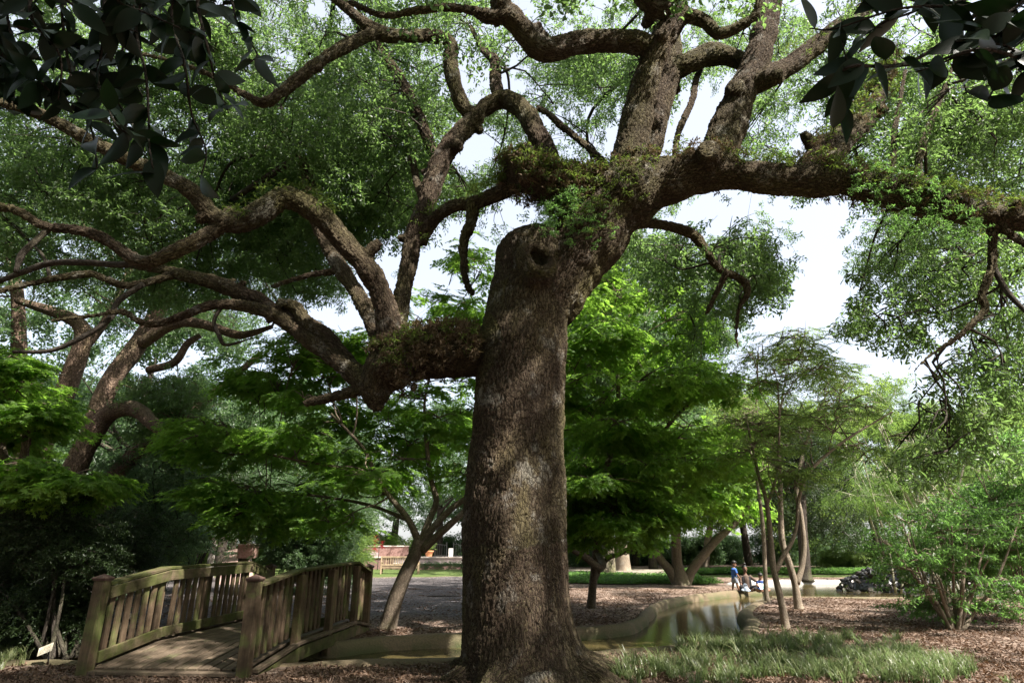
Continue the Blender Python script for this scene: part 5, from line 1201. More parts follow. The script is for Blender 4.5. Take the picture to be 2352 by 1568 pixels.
for side in (-1, 1):
    u = side * .985
    for v, bot, topz in ((0.0, -.06, 1.06), (4.66, -.06, 1.10)):
        p = box('post', (.14, .14, topz - bot), (u, v, (topz + bot) / 2), M['post_wood'], br, (0, 0, rb.gauss(0, .01)), .008)
        c = link('post_cap', capm, None, p, (0, 0, (topz - bot) / 2))
    for v, bot in ((1.28, -.04), (2.52, -.12), (3.76, -.22)):
        box('post', (.10, .14, ztop(v, side) - .05 - bot), (u + side * .06, v, (ztop(v, side) - .05 + bot) / 2), M['post_wood'], br, None, .007)
    secs = ((.07, 1.28), (1.28, 3.76), (3.76, 4.59))
    for v0, v1 in secs:
        a, b_ = ztop(v0, side), ztop(v1, side)
        pitch_box('handrail', u + side * .01, v0 + .003, v1 - .003, a + .005, b_ + .005, .17, .038, M['rail_wood'])
        pitch_box('side_rail', u - side * .075, v0 + .003, v1 - .003, a - .093, b_ - .093, .038, .14, M['rail_wood'])
        pitch_box('lower_rail', u - side * .075, v0 + .003, v1 - .003, zdeck(v0) + .13, zdeck(v1) + .13, .038, .13, M['rail_wood'])
        pitch_box('stringer', u + side * .10, v0 + .002, v1 - .002, zdeck(v0) - .13, zdeck(v1) - .13, .045, .17, M['rail_wood'])
        pitch_box('ledger', u + side * .10, v0 + .002, v1 - .002, zdeck(v0) + .005, zdeck(v1) + .005, .09, .045, M['deck_wood'])
    v = .19
    while v < 4.55:
        if min(abs(v - q) for q in (1.28, 2.52, 3.76)) > .085:
            zb, zt = zdeck(v) + .075, ztop(v, side) - .03
            box('baluster', (.036, .088, zt - zb), (u - side * .035 , v, (zb + zt) / 2), M['baluster_wood'], br, (rb.gauss(0, .006), rb.gauss(0, .008), rb.gauss(0, .02)), .005)
        v += .165
box('deck_board', (1.9, .14, .038), (0, .02, .035), M['deck_wood'], br, None, .004)
for k in range(13):
    uu = -.87 + k * .145
    for v0, v1 in ((.095, 1.25), (1.256, 3.78), (3.786, 4.7)):
        pitch_box('deck_board', uu, v0, v1, zdeck(v0) + rb.uniform(-.003, .003), zdeck(v1), .126, .036, M['deck_wood'], .005)

# ------------------------------------------------------------------ plant label
def label_mat():
    m, N, L = new_mat('plant_label_face')
    out = N.new('ShaderNodeOutputMaterial'); p = nd(N, 'ShaderNodeBsdfPrincipled'); p.inputs['Roughness'].default_value = .5
    tc = N.new('ShaderNodeTexCoord'); sp = N.new('ShaderNodeSeparateXYZ'); L.new(tc.outputs['Object'], sp.inputs[0])
    w = math_n(N, L, 'SINE', math_n(N, L, 'MULTIPLY', sp.outputs['Y'], 2 * math.pi / .019))
    line = math_n(N, L, 'GREATER_THAN', w, .25)
    mp = N.new('ShaderNodeMapping'); mp.inputs['Scale'].default_value = (150, 55, 1); L.new(tc.outputs['Object'], mp.inputs[0])
    n1 = nd(N, 'ShaderNodeTexNoise', Scale=1.0, Detail=2.0); L.new(mp.outputs[0], n1.inputs['Vector'])
    word = math_n(N, L, 'GREATER_THAN', n1.outputs['Fac'], .46)
    ins = math_n(N, L, 'MULTIPLY', math_n(N, L, 'LESS_THAN', math_n(N, L, 'ABSOLUTE', sp.outputs['X']), .068), math_n(N, L, 'LESS_THAN', math_n(N, L, 'ABSOLUTE', sp.outputs['Y']), .042))
    f = math_n(N, L, 'MULTIPLY', math_n(N, L, 'MULTIPLY', line, word), ins)
    n2 = nd(N, 'ShaderNodeTexNoise', Scale=12.0, Detail=4.0); L.new(tc.outputs['Object'], n2.inputs['Vector'])
    base = ramp(N, [(.35, (.38, .33, .24)), (.7, (.60, .55, .44))]); L.new(n2.outputs['Fac'], base.inputs[0])
    L.new(mix_rgb(N, L, f, base.outputs[0], (.09, .065, .04)), p.inputs['Base Color']); L.new(p.outputs[0], out.inputs[0]); return m
g = gp(100, 1528)
M['black_metal'] = simple_mat('black_metal', (0.012, 0.012, 0.013), (0.022, 0.022, 0.024), 20, .5, 0, spec=.5)
pl = thing('plant_label', (g.x, g.y, 0), 'small cream plant label with printed lines on a dark stake beside the dark shrub', 'sign')
box('stake', (.018, .012, .24), (.03, .012, .10), M['black_metal'], pl, (.25, .0, 0), .002)
lp = link('label_plate', box_mesh(.185, .115, .006, .0015, 'label_plate'), label_mat(), pl, (0, -.035, .195), (math.radians(58), math.radians(-4), math.radians(-3)))
lp.rotation_euler = Euler((math.radians(58), 0, 0)).to_matrix().to_4x4().to_euler(); lp.rotation_euler = (Matrix.Rotation(math.radians(-22), 3, 'Y') @ Matrix.Rotation(math.radians(58), 3, 'X')).to_euler()

# ------------------------------------------------------------------ rock pile in the pond
def rock_mesh(seed):
    r = random.Random(seed); bm = bmesh.new(); bmesh.ops.create_icosphere(bm, subdivisions=1, radius=1)
    for v in bm.verts: v.co *= r.uniform(.65, 1.15)
    bmesh.ops.scale(bm, vec=(1, r.uniform(.6, .9), r.uniform(.4, .7)), verts=bm.verts)
    return bm_mesh('rock', bm)
M['rock_dark'] = simple_mat('wet_dark_rock', (0.007, 0.007, 0.009), (0.028, 0.025, 0.028), 5, .4, .02, 12, .6)
M['rock_tan'] = simple_mat('tan_rock', (0.03, 0.024, 0.019), (0.08, 0.062, 0.048), 5, .6, .02, 12, .4)
M['rock_moss'] = simple_mat('mossy_rock', (0.045, 0.06, 0.015), (0.12, 0.13, 0.04), 5, .8, .02, 12, .2)
rmesh = []
for k in range(9):
    me = rock_mesh(400 + k); me.materials.append(M[('rock_dark', 'rock_dark', 'rock_dark', 'rock_tan', 'rock_dark', 'rock_moss', 'rock_tan', 'rock_dark', 'rock_dark')[k]]); rmesh.append(me)
rc = gp(2055, 1362, -.27)
rp = thing('rock_pile', (rc.x, rc.y, -.27), 'mound of wet dark rocks rising out of the pond behind the azalea', 'rocks')
core = bmesh.new(); bmesh.ops.create_icosphere(core, subdivisions=3, radius=1)
for v in core.verts:
    v.co = Vector((v.co.x * 1.9, v.co.y * 1.05, max(-.3, v.co.z * .74))) * (1 + .12 * noise.noise(v.co * 3))
cm = bm_mesh('core', core); link('rock_core', cm, M['rock_dark'], rp)
r = random.Random(3)
for k in range(280):
    a = r.uniform(0, 6.283); el = r.random() ** .8 * 1.45
    p = Vector((math.cos(a) * math.cos(el) * 2.3, math.sin(a) * math.cos(el) * 1.35, math.sin(el) * .95 + r.gauss(0, .03)))
    k2 = r.randrange(9)
    if p.z < .35 and r.random() < .5: k2 = r.choice((3, 5, 6))
    o = link('rock', rmesh[k2], None, rp, p, (r.gauss(0, .5), r.gauss(0, .5), r.uniform(0, 6.28))); s = r.uniform(.10, .21); o.scale = (s, s, s)

# ------------------------------------------------------------------ garden bench
M['teak'] = wood_mat('teak', (0.28, 0.20, 0.13), (0.44, 0.34, 0.23), moss_amt=.05, axis='X')
bg = gp(917, 1321, .12); bx, by = bg.x, bg.y; bz = hz(bx, by)
be = thing('garden_bench', (bx, by, bz), 'slatted wooden garden bench at the edge of the lawn, its back to the gravel', 'bench', rz=.06)
W = 2.1
for s in (-1, 1):
    box('leg', (.08, .07, .98), (s * W / 2, 0, .49), M['teak'], be, (-.06, 0, 0)); box('leg', (.08, .07, .62), (s * W / 2, .55, .31), M['teak'], be)
    box('armrest', (.09, .62, .035), (s * W / 2, .27, .645), M['teak'], be)
box('top_rail', (W - .09, .045, .10), (0, .0, .92), M['teak'], be); box('back_rail', (W - .09, .045, .07), (0, 0, .50), M['teak'], be); box('seat_rail', (W - .09, .045, .09), (0, .03, .36), M['teak'], be)
for k in range(15): box('back_slat', (.05, .022, .34), (-W / 2 + .13 + k * (W - .26) / 14, 0, .70), M['teak'], be, None, .003)
for k in range(5): box('seat_slat', (W - .09, .085, .025), (0, .09 + k * .105, .43), M['teak'], be, None, .003)

# ------------------------------------------------------------------ brick terrace beyond the bench
M['brick'] = simple_mat('old_brick', (0.16, 0.085, 0.075), (0.27, 0.17, 0.15), 14, .85, .01, 30)
M['brick_grey'] = simple_mat('grey_brick', (0.20, 0.16, 0.16), (0.32, 0.27, 0.26), 14, .85, .01, 30)
M['coping'] = simple_mat('stone_coping', (0.42, 0.36, 0.32), (0.58, 0.52, 0.47), 8, .8)
M['terracotta'] = simple_mat('terracotta', (0.40, 0.17, 0.08), (0.52, 0.25, 0.13), 9, .8)
M['plaster'] = simple_mat('white_plaster', (0.62, 0.60, 0.57), (0.78, 0.76, 0.73), 4, .8)
zt0 = .27
te = thing('brick_terrace', (-8, 45, zt0), 'low stepped brick terrace wall with pale stone coping beyond the garden bench', 'wall')
def tb_(name, x0, x1, y0, y1, z0, z1, mat, rot=None): return box(name, (x1 - x0, y1 - y0, z1 - z0), ((x0 + x1) / 2 + 8, (y0 + y1) / 2 - 45, (z0 + z1) / 2 - zt0), mat, te, rot, .01)
tb_('wall', -13.5, -8.2, 45, 45.35, zt0 - .1, .98, M['brick']); tb_('wall', -8.2, 3.0, 45, 45.35, zt0 - .1, .98, M['brick_grey'])
tb_('coping', -13.6, 3.05, 44.93, 45.42, .98, 1.07, M['coping'])
tb_('wall_step', -8.2, 3.0, 44.5, 44.93, zt0 - .1, .60, M['brick']); tb_('step_coping', -8.2, 3.02, 44.44, 44.925, .60, .66, M['coping'])
tb_('terrace_floor', -13.5, 3.0, 45.43, 52.0, .6, 1.02, M['coping'])
tb_('upper_wall', -13.5, -8.4, 52, 52.35, 1.0, 1.78, M['brick']); tb_('upper_coping', -13.6, -8.35, 51.94, 52.4, 1.78, 1.86, M['coping'])
box('cheek_wall', (3.2, .3, .32), (-11.4 + 8, 2.2, 1.32 - zt0), M['brick_grey'], te, (0, .10, 0), .01); box('cheek_wall', (3.0, .3, .3), (-11.0 + 8, .9, 1.12 - zt0), M['brick'], te, (0, .13, 0), .01)
tb_('pier', -4.66, -4.32, 47.4, 47.8, 1.02, 1.62, M['plaster'])
def iron_rail(x0, x1, y, z, label):
    t = thing('iron_railing', (x0, y, z), label, 'railing')
    n_ = int((x1 - x0) / .16)
    box('top_bar', (x1 - x0 + .03, .03, .03), ((x1 - x0) / 2, 0, .86), M['black_metal'], t, (0, .08, 0), .003); box('bottom_bar', (x1 - x0, .025, .025), ((x1 - x0) / 2, 0, .12), M['black_metal'], t, (0, .08, 0), .003)
    for s in (0, 1): box('post', (.05, .05, 1.05), (s * (x1 - x0), 0, .5), M['black_metal'], t, None, .004)
    for k in range(1, n_): box('bar', (.018, .018, .74), (k * (x1 - x0) / n_, 0, .49 - .08 * (k / n_ - .5) * (x1 - x0)), M['black_metal'], t, None, .002)
iron_rail(-5.6, -4.75, 46.8, 1.02, 'short black iron handrail on the terrace beside the terracotta pot')
iron_rail(-4.25, -3.4, 46.8, 1.02, 'short black iron handrail on the terrace beside the white pier')
def pot(x, y, z, s, label, fl):
    t = thing('flower_pot', (x, y, z), label, 'pot')
    me = lathe_mesh('pot', [(.02, 0), (.24 * s, 0), (.27 * s, .12 * s), (.34 * s, .40 * s), (.40 * s, .42 * s), (.41 * s, .52 * s), (.36 * s, .53 * s), (.33 * s, .44 * s)], 16); link('bowl', me, M['terracotta'], t)
    P_, r_, s_ = [], [], []
    for k in range(40): P_.append((x + R.gauss(0, .2), y + R.gauss(0, .2), z + .5 * s + abs(R.gauss(0, .22)))); r_.append((0, R.uniform(-1, .4), R.uniform(0, 6.28))); s_.append(R.uniform(.6, 1.1))
    points_obj('flowers', P_, r_, s_, SPRAY[fl], t, (x, y, z))
pot(-5.95, 46.2, 1.02, .85, 'terracotta flower pot with plants standing on the terrace', 'pale')
M['leaf_red'] = leaf_mat('leaf_red', (.20, .015, .02), (.35, .03, .03), (.4, .03, .03), .4, .5, .3)
SPRAY['red'] = spray_group('red_spray', [spray_mesh('red_spray', 'ellipse', 30, .4, .09, .05, 91, M['leaf_red'], forks=3)])
rd = G(866, 1318)
simple_tree('red_shrub', 'small red flowering shrub poking out above the sunlit shrub', rd, [(np.array([rd, rd + Vector((.02, 0, 1.2)), rd + Vector((.0, 0, 2.0))]), np.array([.03, .02, .012]))], [(rd + Vector((0, 0, 2.0)), (.22, .22, .3), 6), (rd + Vector((-.15, 0, 1.6)), (.2, .2, .25), 3)], M['branch_bark'], 92, 'red', 'shrub')
he = thing('clipped_hedge', (-3.6, 43.6, .27), 'low clipped green hedge along the foot of the brick terrace', 'hedge')
P_, r_, s_ = [], [], []
for k in range(900): P_.append((R.uniform(-6.2, 2.2), 43.6 + R.uniform(-.35, .35), .27 + R.uniform(.02, .42))); r_.append((R.uniform(-.5, .5), R.uniform(-1, .5), R.uniform(0, 6.28))); s_.append(R.uniform(.5, .9))
points_obj('foliage', P_, r_, s_, SPRAY['shrub'], he, (-3.6, 43.6, .27))

# ------------------------------------------------------------------ brick path with pedestal beyond the bridge
pa = [(-16.6, 27, .02), (-13.2, 27, .02), (-26.0, 62, 1.75), (-29.6, 62, 1.75)]
def slope_z(x, y): return np.interp(y, [27, 62], [.03, 1.75])
pts = [at(503, 1287, 29.0), at(590, 1287, 29.0), at(568, 1259, 56.0), at(520, 1259, 56.0)]
for p, z in zip(pts, (hz(-14, 29) + .02, hz(-14, 29) + .02, 1.62, 1.62)): p.z = z
Vp, Fp = [], []
n_ = 24
for i in range(n_ + 1):
    t = i / n_; a = pts[0].lerp(pts[3], t); b = pts[1].lerp(pts[2], t); zz = pts[0].z + (1.62 - pts[0].z) * t
    Vp += [(a.x, a.y, zz), (b.x, b.y, zz), (a.x - .5, a.y, zz - .9), (b.x + .5, b.y, zz - .9)]
for i in range(n_):
    q = i * 4; Fp += [(q, q + 1, q + 5, q + 4), (q + 2, q, q + 4, q + 6), (q + 1, q + 3, q + 7, q + 5)]
def brick_path_mat():
    m, N, L = new_mat('brick_paving'); out = N.new('ShaderNodeOutputMaterial'); p = nd(N, 'ShaderNodeBsdfPrincipled'); p.inputs['Roughness'].default_value = .85
    geo = N.new('ShaderNodeNewGeometry'); bt = N.new('ShaderNodeTexBrick'); L.new(geo.outputs['Position'], bt.inputs['Vector'])
    bt.inputs['Scale'].default_value = 5.0; bt.inputs['Color1'].default_value = (.30, .18, .15, 1); bt.inputs['Color2'].default_value = (.40, .26, .22, 1); bt.inputs['Mortar'].default_value = (.28, .23, .2, 1); bt.inputs['Mortar Size'].default_value = .02
    L.new(bt.outputs[0], p.inputs['Base Color']); L.new(p.outputs[0], out.inputs[0]); return m
tag(link('brick_path', mesh_np('brick_path', Vp, Fp, False), brick_path_mat()), kind='structure')
def path_at(x, y):   # ground point on the sloping path as seen at a picture height
    t = min(1, max(0, (1287 - y) / 28.0)); Y = 29 + 27 * t; return at(x, y, Y), Y
pp, Y = path_at(568, 1277); pz = pp.z
pd = thing('brick_pedestal', (pp.x, pp.y, pz - .1), 'square brick pedestal carrying a stone urn beside the far brick path', 'pedestal')
box('brick_block', (.9, .9, .75), (0, 0, .375), M['brick'], pd, None, .01); box('cap_stone', (1.0, 1.0, .08), (0, 0, .79), M['coping'], pd, None, .01)
link('urn', lathe_mesh('urn', [(.02, 0), (.26, 0), (.2, .06), (.14, .14), (.3, .32), (.38, .5), (.42, .52), (.36, .53)], 16), M['coping'], pd, (0, 0, .83))
P_ = [(pp.x + R.gauss(0, .2), pp.y + R.gauss(0, .2), pz + 1.25 + abs(R.gauss(0, .2))) for k in range(36)]
points_obj('urn_plants', P_, [(0, R.uniform(-1, .4), R.uniform(0, 6.28)) for k in P_], [R.uniform(.6, 1.2) for k in P_], SPRAY['pale'], pd, (pp.x, pp.y, pz - .1))
g2 = G(478, 1330)
M['grey_stone'] = simple_mat('grey_stone', (.17, .155, .14), (.27, .25, .225), 8, .85, .01)
sp_ = thing('stone_post', (g2.x, g2.y, g2.z), 'tapered grey stone lamp post with glass lantern near the far brick path', 'lamp post')
link('shaft', lathe_mesh('shaft', [(.02, 0), (.30, 0), (.28, .2), (.2, .3), (.16, 1.5), (.21, 1.55), (.21, 1.65), (.12, 1.68)], 8, False), M['grey_stone'], sp_)
link('lantern', lathe_mesh('lantern', [(.05, 0), (.1, .03), (.15, .35), (.17, .37), (.06, .5), (.02, .56)], 6, False), M['coping'], sp_, (0, 0, 1.68))
for i, (x, y_) in enumerate(((497, 1279), (507, 1270), (516, 1264))):
    p, Y = path_at(x, y_); t = thing('clipped_bush', (p.x - 1.1, p.y, p.z - .35), 'round clipped yellow green bush bordering the far brick path', 'bush', 'clipped bushes along the brick path')
    P_ = []
    for k in range(110):
        v = rng.normal(size=3); v /= np.linalg.norm(v); P_.append((p.x - 1.1 + v[0] * .7, p.y + v[1] * .7, p.z + .3 + v[2] * .65))
    points_obj('foliage', P_, [(0, R.uniform(-1, .4), R.uniform(0, 6.28)) for k in P_], [R.uniform(.7, 1.2) for k in P_], SPRAY['pale'], t, (p.x - 1.1, p.y, p.z - .35))
    tb = Tubes(); tb.add(np.array([[0, 0, -.2], [0, 0, .4], [.02, 0, .8]]), np.array([.05, .04, .03]), 6); link('stem', tb.mesh('stem'), M['branch_bark'], t)

# small spotlight in the ground cover
g3 = G(1762, 1309)
li = thing('garden_spotlight', (g3.x, g3.y, g3.z), 'small dark garden spotlight on a spike in the ground cover', 'light')
box('head', (.26, .34, .22), (0, 0, .38), M['black_metal'], li, (.5, 0, .4), .03); box('spike', (.05, .05, .4), (0, 0, .15), M['black_metal'], li, None, .004); box('lens', (.2, .02, .16), (.04, -.19, .34), M['plaster'], li, (.5, 0, .4), .004)
# fallen stick on the gravel
g4 = G(1020, 1370); tb = Tubes(); P2, R2 = resample([(-.55, -.08, .03), (0, .02, .035), (.55, .05, .03)], [.018, .022, .012], 1, .08); tb.add(P2, R2, 6)
o = link('fallen_stick', tb.mesh('fallen_stick'), M['branch_bark'], None, g4); tag(o, 'thin fallen stick lying on the shaded gravel', 'stick')
# ------------------------------------------------------------------ people by the pond
M['skin'] = simple_mat('skin', (0.20, 0.105, 0.065), (0.24, 0.13, 0.08), 6, .55, 0)
M['skin2'] = simple_mat('skin_dark', (0.13, 0.068, 0.045), (0.16, 0.085, 0.055), 6, .55, 0)
M['hair'] = simple_mat('black_hair', (0.008, 0.007, 0.007), (0.016, 0.014, 0.013), 60, .5, .004, 90)
M['blue_cloth'] = simple_mat('blue_cotton', (0.025, 0.075, 0.26), (0.045, 0.12, 0.36), 12, .9, .004)
M['navy_cloth'] = simple_mat('navy_cotton', (0.010, 0.025, 0.10), (0.02, 0.05, 0.17), 12, .9, .004)
M['grey_cloth'] = simple_mat('grey_cotton', (0.16, 0.18, 0.22), (0.23, 0.25, 0.30), 12, .9, .004)
M['brown_cloth'] = simple_mat('brown_cotton', (0.065, 0.043, 0.033), (0.10, 0.07, 0.055), 12, .9, .004)
M['black_cloth'] = simple_mat('black_cotton', (0.009, 0.009, 0.011), (0.018, 0.018, 0.021), 12, .9, .004)
M['shoe'] = simple_mat('dark_shoe', (0.012, 0.012, 0.014), (0.03, 0.03, 0.032), 20, .6)
M['paper'] = simple_mat('white_paper', (0.62, 0.62, 0.60), (0.75, 0.75, 0.73), 5, .7)
M['bag'] = simple_mat('pale_plastic_bag', (0.20, 0.25, 0.33), (0.34, 0.39, 0.46), 9, .4, .02, 12)
M['teal_cloth'] = simple_mat('teal_cloth', (0.03, 0.22, 0.25), (0.06, 0.32, 0.34), 9, .8)
def blend(name, chains, mat, parent, vox=.012, it=3, balls=()):
    tb = Tubes()
    for ch in chains:
        P2, R2 = resample([c[:3] for c in ch], [c[3] for c in ch], .4, .012); tb.add(P2, R2, 12)
    for x, y, z, rx, ry, rz_ in balls:
        bm = bmesh.new(); bmesh.ops.create_uvsphere(bm, u_segments=16, v_segments=12, radius=1); V = np.array([(v.co.x * rx + x, v.co.y * ry + y, v.co.z * rz_ + z) for v in bm.verts])
        F4 = []
        for f in bm.faces:
            q = [v.index for v in f.verts]; F4.append(q if len(q) == 4 else q + [q[-1]])
        bm.free(); tb.V.append(V); tb.B.append(np.zeros_like(V)); tb.F.append(np.array(F4) + tb.n); tb.n += len(V)
    raw = link('raw', tb.mesh('raw')); m_ = raw.modifiers.new('r', 'REMESH'); m_.mode = 'VOXEL'; m_.voxel_size = vox; m_.use_smooth_shade = True
    s_ = raw.modifiers.new('s', 'SMOOTH'); s_.iterations = it
    dg_ = bpy.context.evaluated_depsgraph_get(); dg_.update(); me = bpy.data.meshes.new_from_object(raw.evaluated_get(dg_)); bpy.data.objects.remove(raw)
    me.name = name; me.materials.clear(); me.materials.append(mat)
    return link(name, me, None, parent)
def hand(w, d, s=1.0, palm=.035):
    """palm and five fingers as chains: w wrist point, d direction"""
    w = np.array(w, float); d = np.array(d, float); d /= np.linalg.norm(d); n_ = np.cross(d, [0, 0, 1.0]); n_ = n_ / (np.linalg.norm(n_) + 1e-6)
    out = [[(*(w), .020 * s), (*(w + d * .05 * s), .024 * s)]]
    for k, l in enumerate((.05, .058, .054, .042)):
        a = w + d * .045 * s + n_ * (k - 1.5) * .014 * s; out.append([(*a, .008 * s), (*(a + d * l * .6 * s + np.array([0, 0, -.006])), .0075 * s), (*(a + d * l * s + np.array([0, 0, -.022])), .006 * s)])
    a = w + d * .015 * s - n_ * .022 * s; out.append([(*a, .009 * s), (*(a + d * .03 * s - n_ * .018 * s), .0085 * s), (*(a + d * .05 * s - n_ * .02 * s), .007 * s)])
    return out
def head(c, f, s=1.0):
    """skull, jaw, nose, ears as balls and chains; f = facing direction (unit, xy)"""
    c = np.array(c, float); f = np.array([f[0], f[1], f[2] if len(f) > 2 else 0.0]); f /= np.linalg.norm(f); sd = np.cross(f, [0, 0, 1.0]); sd /= np.linalg.norm(sd); up = np.cross(sd, f)
    q = lambda a, b, e: tuple(c + f * a * s + sd * b * s + up * e * s)
    balls = [(*q(-.01, 0, .02), .078 * s, .085 * s, .085 * s), (*q(.025, 0, -.045), .055 * s, .06 * s, .06 * s), (*q(0, .078, -.01), .014 * s, .02 * s, .026 * s), (*q(0, -.078, -.01), .014 * s, .02 * s, .026 * s), (*q(.075, 0, -.05), .018 * s, .03 * s, .011 * s)]
    ch = [[(*q(.07, 0, .012), .009 * s), (*q(.098, 0, -.018), .013 * s), (*q(.085, 0, -.028), .008 * s)]]
    eyes = [q(.072, .03, .008), q(.072, -.03, .008)]
    return balls, ch, eyes, q
M['eye'] = simple_mat('dark_eye', (0.01, 0.008, 0.006), (0.02, 0.015, 0.012), 30, .2)
def eyes_obj(eyes, parent, s=1.0):
    bm = bmesh.new(); bmesh.ops.create_uvsphere(bm, u_segments=8, v_segments=6, radius=.009 * s); me = bm_mesh('eye', bm, True); me.materials.append(M['eye'])
    for e in eyes: link('eye', me, None, parent, e)
# boy standing, walking to the right, looking down
b = G(1690, 1358); b.z = hz(b.x, b.y)
boy = thing('person', b, 'child standing in blue t-shirt and grey shorts, looking down at the bag', 'person', rz=0)
hb, hc, ey, q = head((.045, -.01, .985), (.8, -.5, -.35), .95)
bd = [[(0, 0, .52, .085), (.005, 0, .65, .085), (.015, 0, .78, .095), (.02, 0, .83, .06), (.03, 0, .90, .038), (.04, -.005, .96, .04)],
      [(-.0, .05, .50, .07), (-.03, .06, .36, .052), (-.05, .06, .27, .045), (-.07, .06, .18, .042), (-.09, .06, .06, .028)], [(.02, -.05, .50, .07), (.05, -.05, .36, .052), (.065, -.05, .27, .045), (.08, -.05, .18, .042), (.12, -.05, .06, .028)],
      [(.02, .10, .80, .042), (.0, .125, .68, .034), (.05, .13, .55, .028), (.08, .13, .50, .022)], [(.03, -.10, .80, .042), (.05, -.13, .67, .034), (.12, -.13, .55, .028), (.17, -.12, .49, .022)]]
blend('body', bd + hc + hand((.08, .13, .50), (.4, 0, -1), .8) + hand((.17, -.12, .49), (.6, 0, -1), .8), M['skin'], boy, .010, 2, hb)
eyes_obj(ey, boy)
blend('shirt', [[(0, 0, .47, .105), (.005, 0, .62, .102), (.015, 0, .78, .112), (.02, 0, .845, .075)], [(.02, .09, .80, .058), (.01, .125, .70, .055), (.01, .13, .66, .056)], [(.03, -.09, .80, .058), (.048, -.125, .70, .055), (.058, -.13, .66, .056)]], M['blue_cloth'], boy, .012, 2)
blend('shorts', [[(0, .03, .53, .085), (-.01, .055, .45, .085), (-.03, .06, .32, .078)], [(.01, -.03, .53, .085), (.025, -.05, .45, .085), (.05, -.055, .32, .078)]], M['grey_cloth'], boy, .012, 2)
blend('hair', [], M['hair'], boy, .010, 2, [(*q(-.025, 0, .045), .088, .092, .085), (*q(.03, 0, .085), .05, .065, .03)])
for x, y_ in ((-.075, .06), (.14, -.05)): blend('shoe', [[(x - .05, y_, .035, .036), (x + .02, y_ - .01, .035, .038), (x + .09, y_ - .02, .026, .028)]], M['shoe'], boy, .010, 2)
# woman sitting on the bank facing the camera
b = gp(1728, 1359); b.z = hz(b.x, b.y); b.y += .55
wo = thing('person', b, 'woman with a hair bun sitting on the bank in brown top, dark vest', 'person')
hb, hc, ey, q = head((.0, -.05, .80), (.05, -1, -.15), 1.1)
bd = [[(0, 0, .12, .15), (0, .0, .25, .135), (0, -.01, .42, .135), (0, -.01, .55, .11), (0, -.02, .62, .06), (0, -.03, .68, .048), (0, -.04, .75, .05)],
      [(-.1, -.02, .1, .095), (-.28, -.30, .16, .08), (-.3, -.36, .15, .065), (-.08, -.50, .08, .055), (.05, -.55, .06, .035)], [(.1, -.02, .1, .095), (.30, -.28, .16, .08), (.31, -.34, .15, .065), (.10, -.42, .09, .055), (-.02, -.46, .07, .035)],
      [(-.15, -.01, .54, .06), (-.22, -.04, .40, .048), (-.23, -.12, .26, .04), (-.20, -.22, .17, .028)], [(.15, -.01, .54, .06), (.27, -.05, .44, .048), (.36, -.15, .36, .04), (.42, -.24, .33, .028)]]
blend('body', bd + hc + hand((-.20, -.22, .17), (.2, -1, -.4), 1.0) + hand((.42, -.24, .33), (.5, -.8, -.3), 1.0), M['skin2'], wo, .012, 2, hb)
eyes_obj(ey, wo, 1.1)
blend('top', [[(0, 0, .10, .165), (0, 0, .25, .152), (0, -.01, .42, .15), (0, -.01, .55, .125), (0, -.015, .60, .085)], [(-.14, -.01, .54, .075), (-.21, -.04, .42, .062), (-.225, -.1, .30, .056)], [(.14, -.01, .54, .075), (.26, -.05, .45, .062), (.33, -.12, .38, .056)]], M['brown_cloth'], wo, .014, 2)
blend('vest', [[(-.10, -.03, .15, .10), (-.105, -.03, .35, .10), (-.10, -.02, .53, .085)], [(.10, -.03, .15, .10), (.105, -.03, .35, .10), (.10, -.02, .53, .085)], [(0, .05, .15, .14), (0, .05, .5, .12)]], M['black_cloth'], wo, .014, 2)
blend('trousers', [[(0, .02, .10, .165), (0, .02, .18, .15)], [(-.1, -.02, .1, .11), (-.28, -.30, .16, .094), (-.3, -.36, .15, .08), (-.08, -.50, .08, .068)], [(.1, -.02, .1, .11), (.30, -.28, .16, .094), (.31, -.34, .15, .08), (.10, -.42, .09, .068)]], M['black_cloth'], wo, .014, 2)
blend('hair', [], M['hair'], wo, .012, 2, [(*q(-.03, 0, .05), .092, .10, .088), (*q(-.02, 0, .165), .058, .058, .05)])
# younger child sitting with a book
b = gp(1752, 1360); b.z = hz(b.x, b.y); b.y += .15
ch_ = thing('person', b, 'child sitting cross-legged in a navy shirt reading an open book', 'person')
hb, hc, ey, q = head((.02, -.06, .56), (-.35, -.8, -.55), .93)
bd = [[(0, 0, .09, .10), (0, -.01, .22, .09), (0, -.02, .36, .09), (.01, -.03, .43, .05), (.01, -.04, .49, .038), (.015, -.05, .53, .04)],
      [(-.06, -.02, .08, .07), (-.22, -.20, .10, .055), (-.05, -.33, .06, .04), (.03, -.36, .04, .028)], [(.06, -.02, .08, .07), (.22, -.18, .10, .055), (.06, -.28, .06, .04), (-.04, -.31, .05, .028)],
      [(-.10, -.02, .38, .042), (-.15, -.09, .26, .034), (-.13, -.2, .2, .026)], [(.10, -.02, .38, .042), (.16, -.09, .27, .034), (.06, -.22, .2, .026)]]
blend('body', bd + hc + hand((-.13, -.2, .2), (.1, -.9, .3), .8) + hand((.06, -.22, .2), (-.2, -.9, .3), .8), M['skin'], ch_, .010, 2, hb)
eyes_obj(ey, ch_)
blend('shirt', [[(0, 0, .08, .115), (0, -.01, .22, .105), (0, -.02, .37, .106), (.005, -.025, .42, .07)], [(-.09, -.02, .38, .056), (-.135, -.07, .30, .05)], [(.09, -.02, .38, .056), (.145, -.07, .30, .05)]], M['navy_cloth'], ch_, .012, 2)
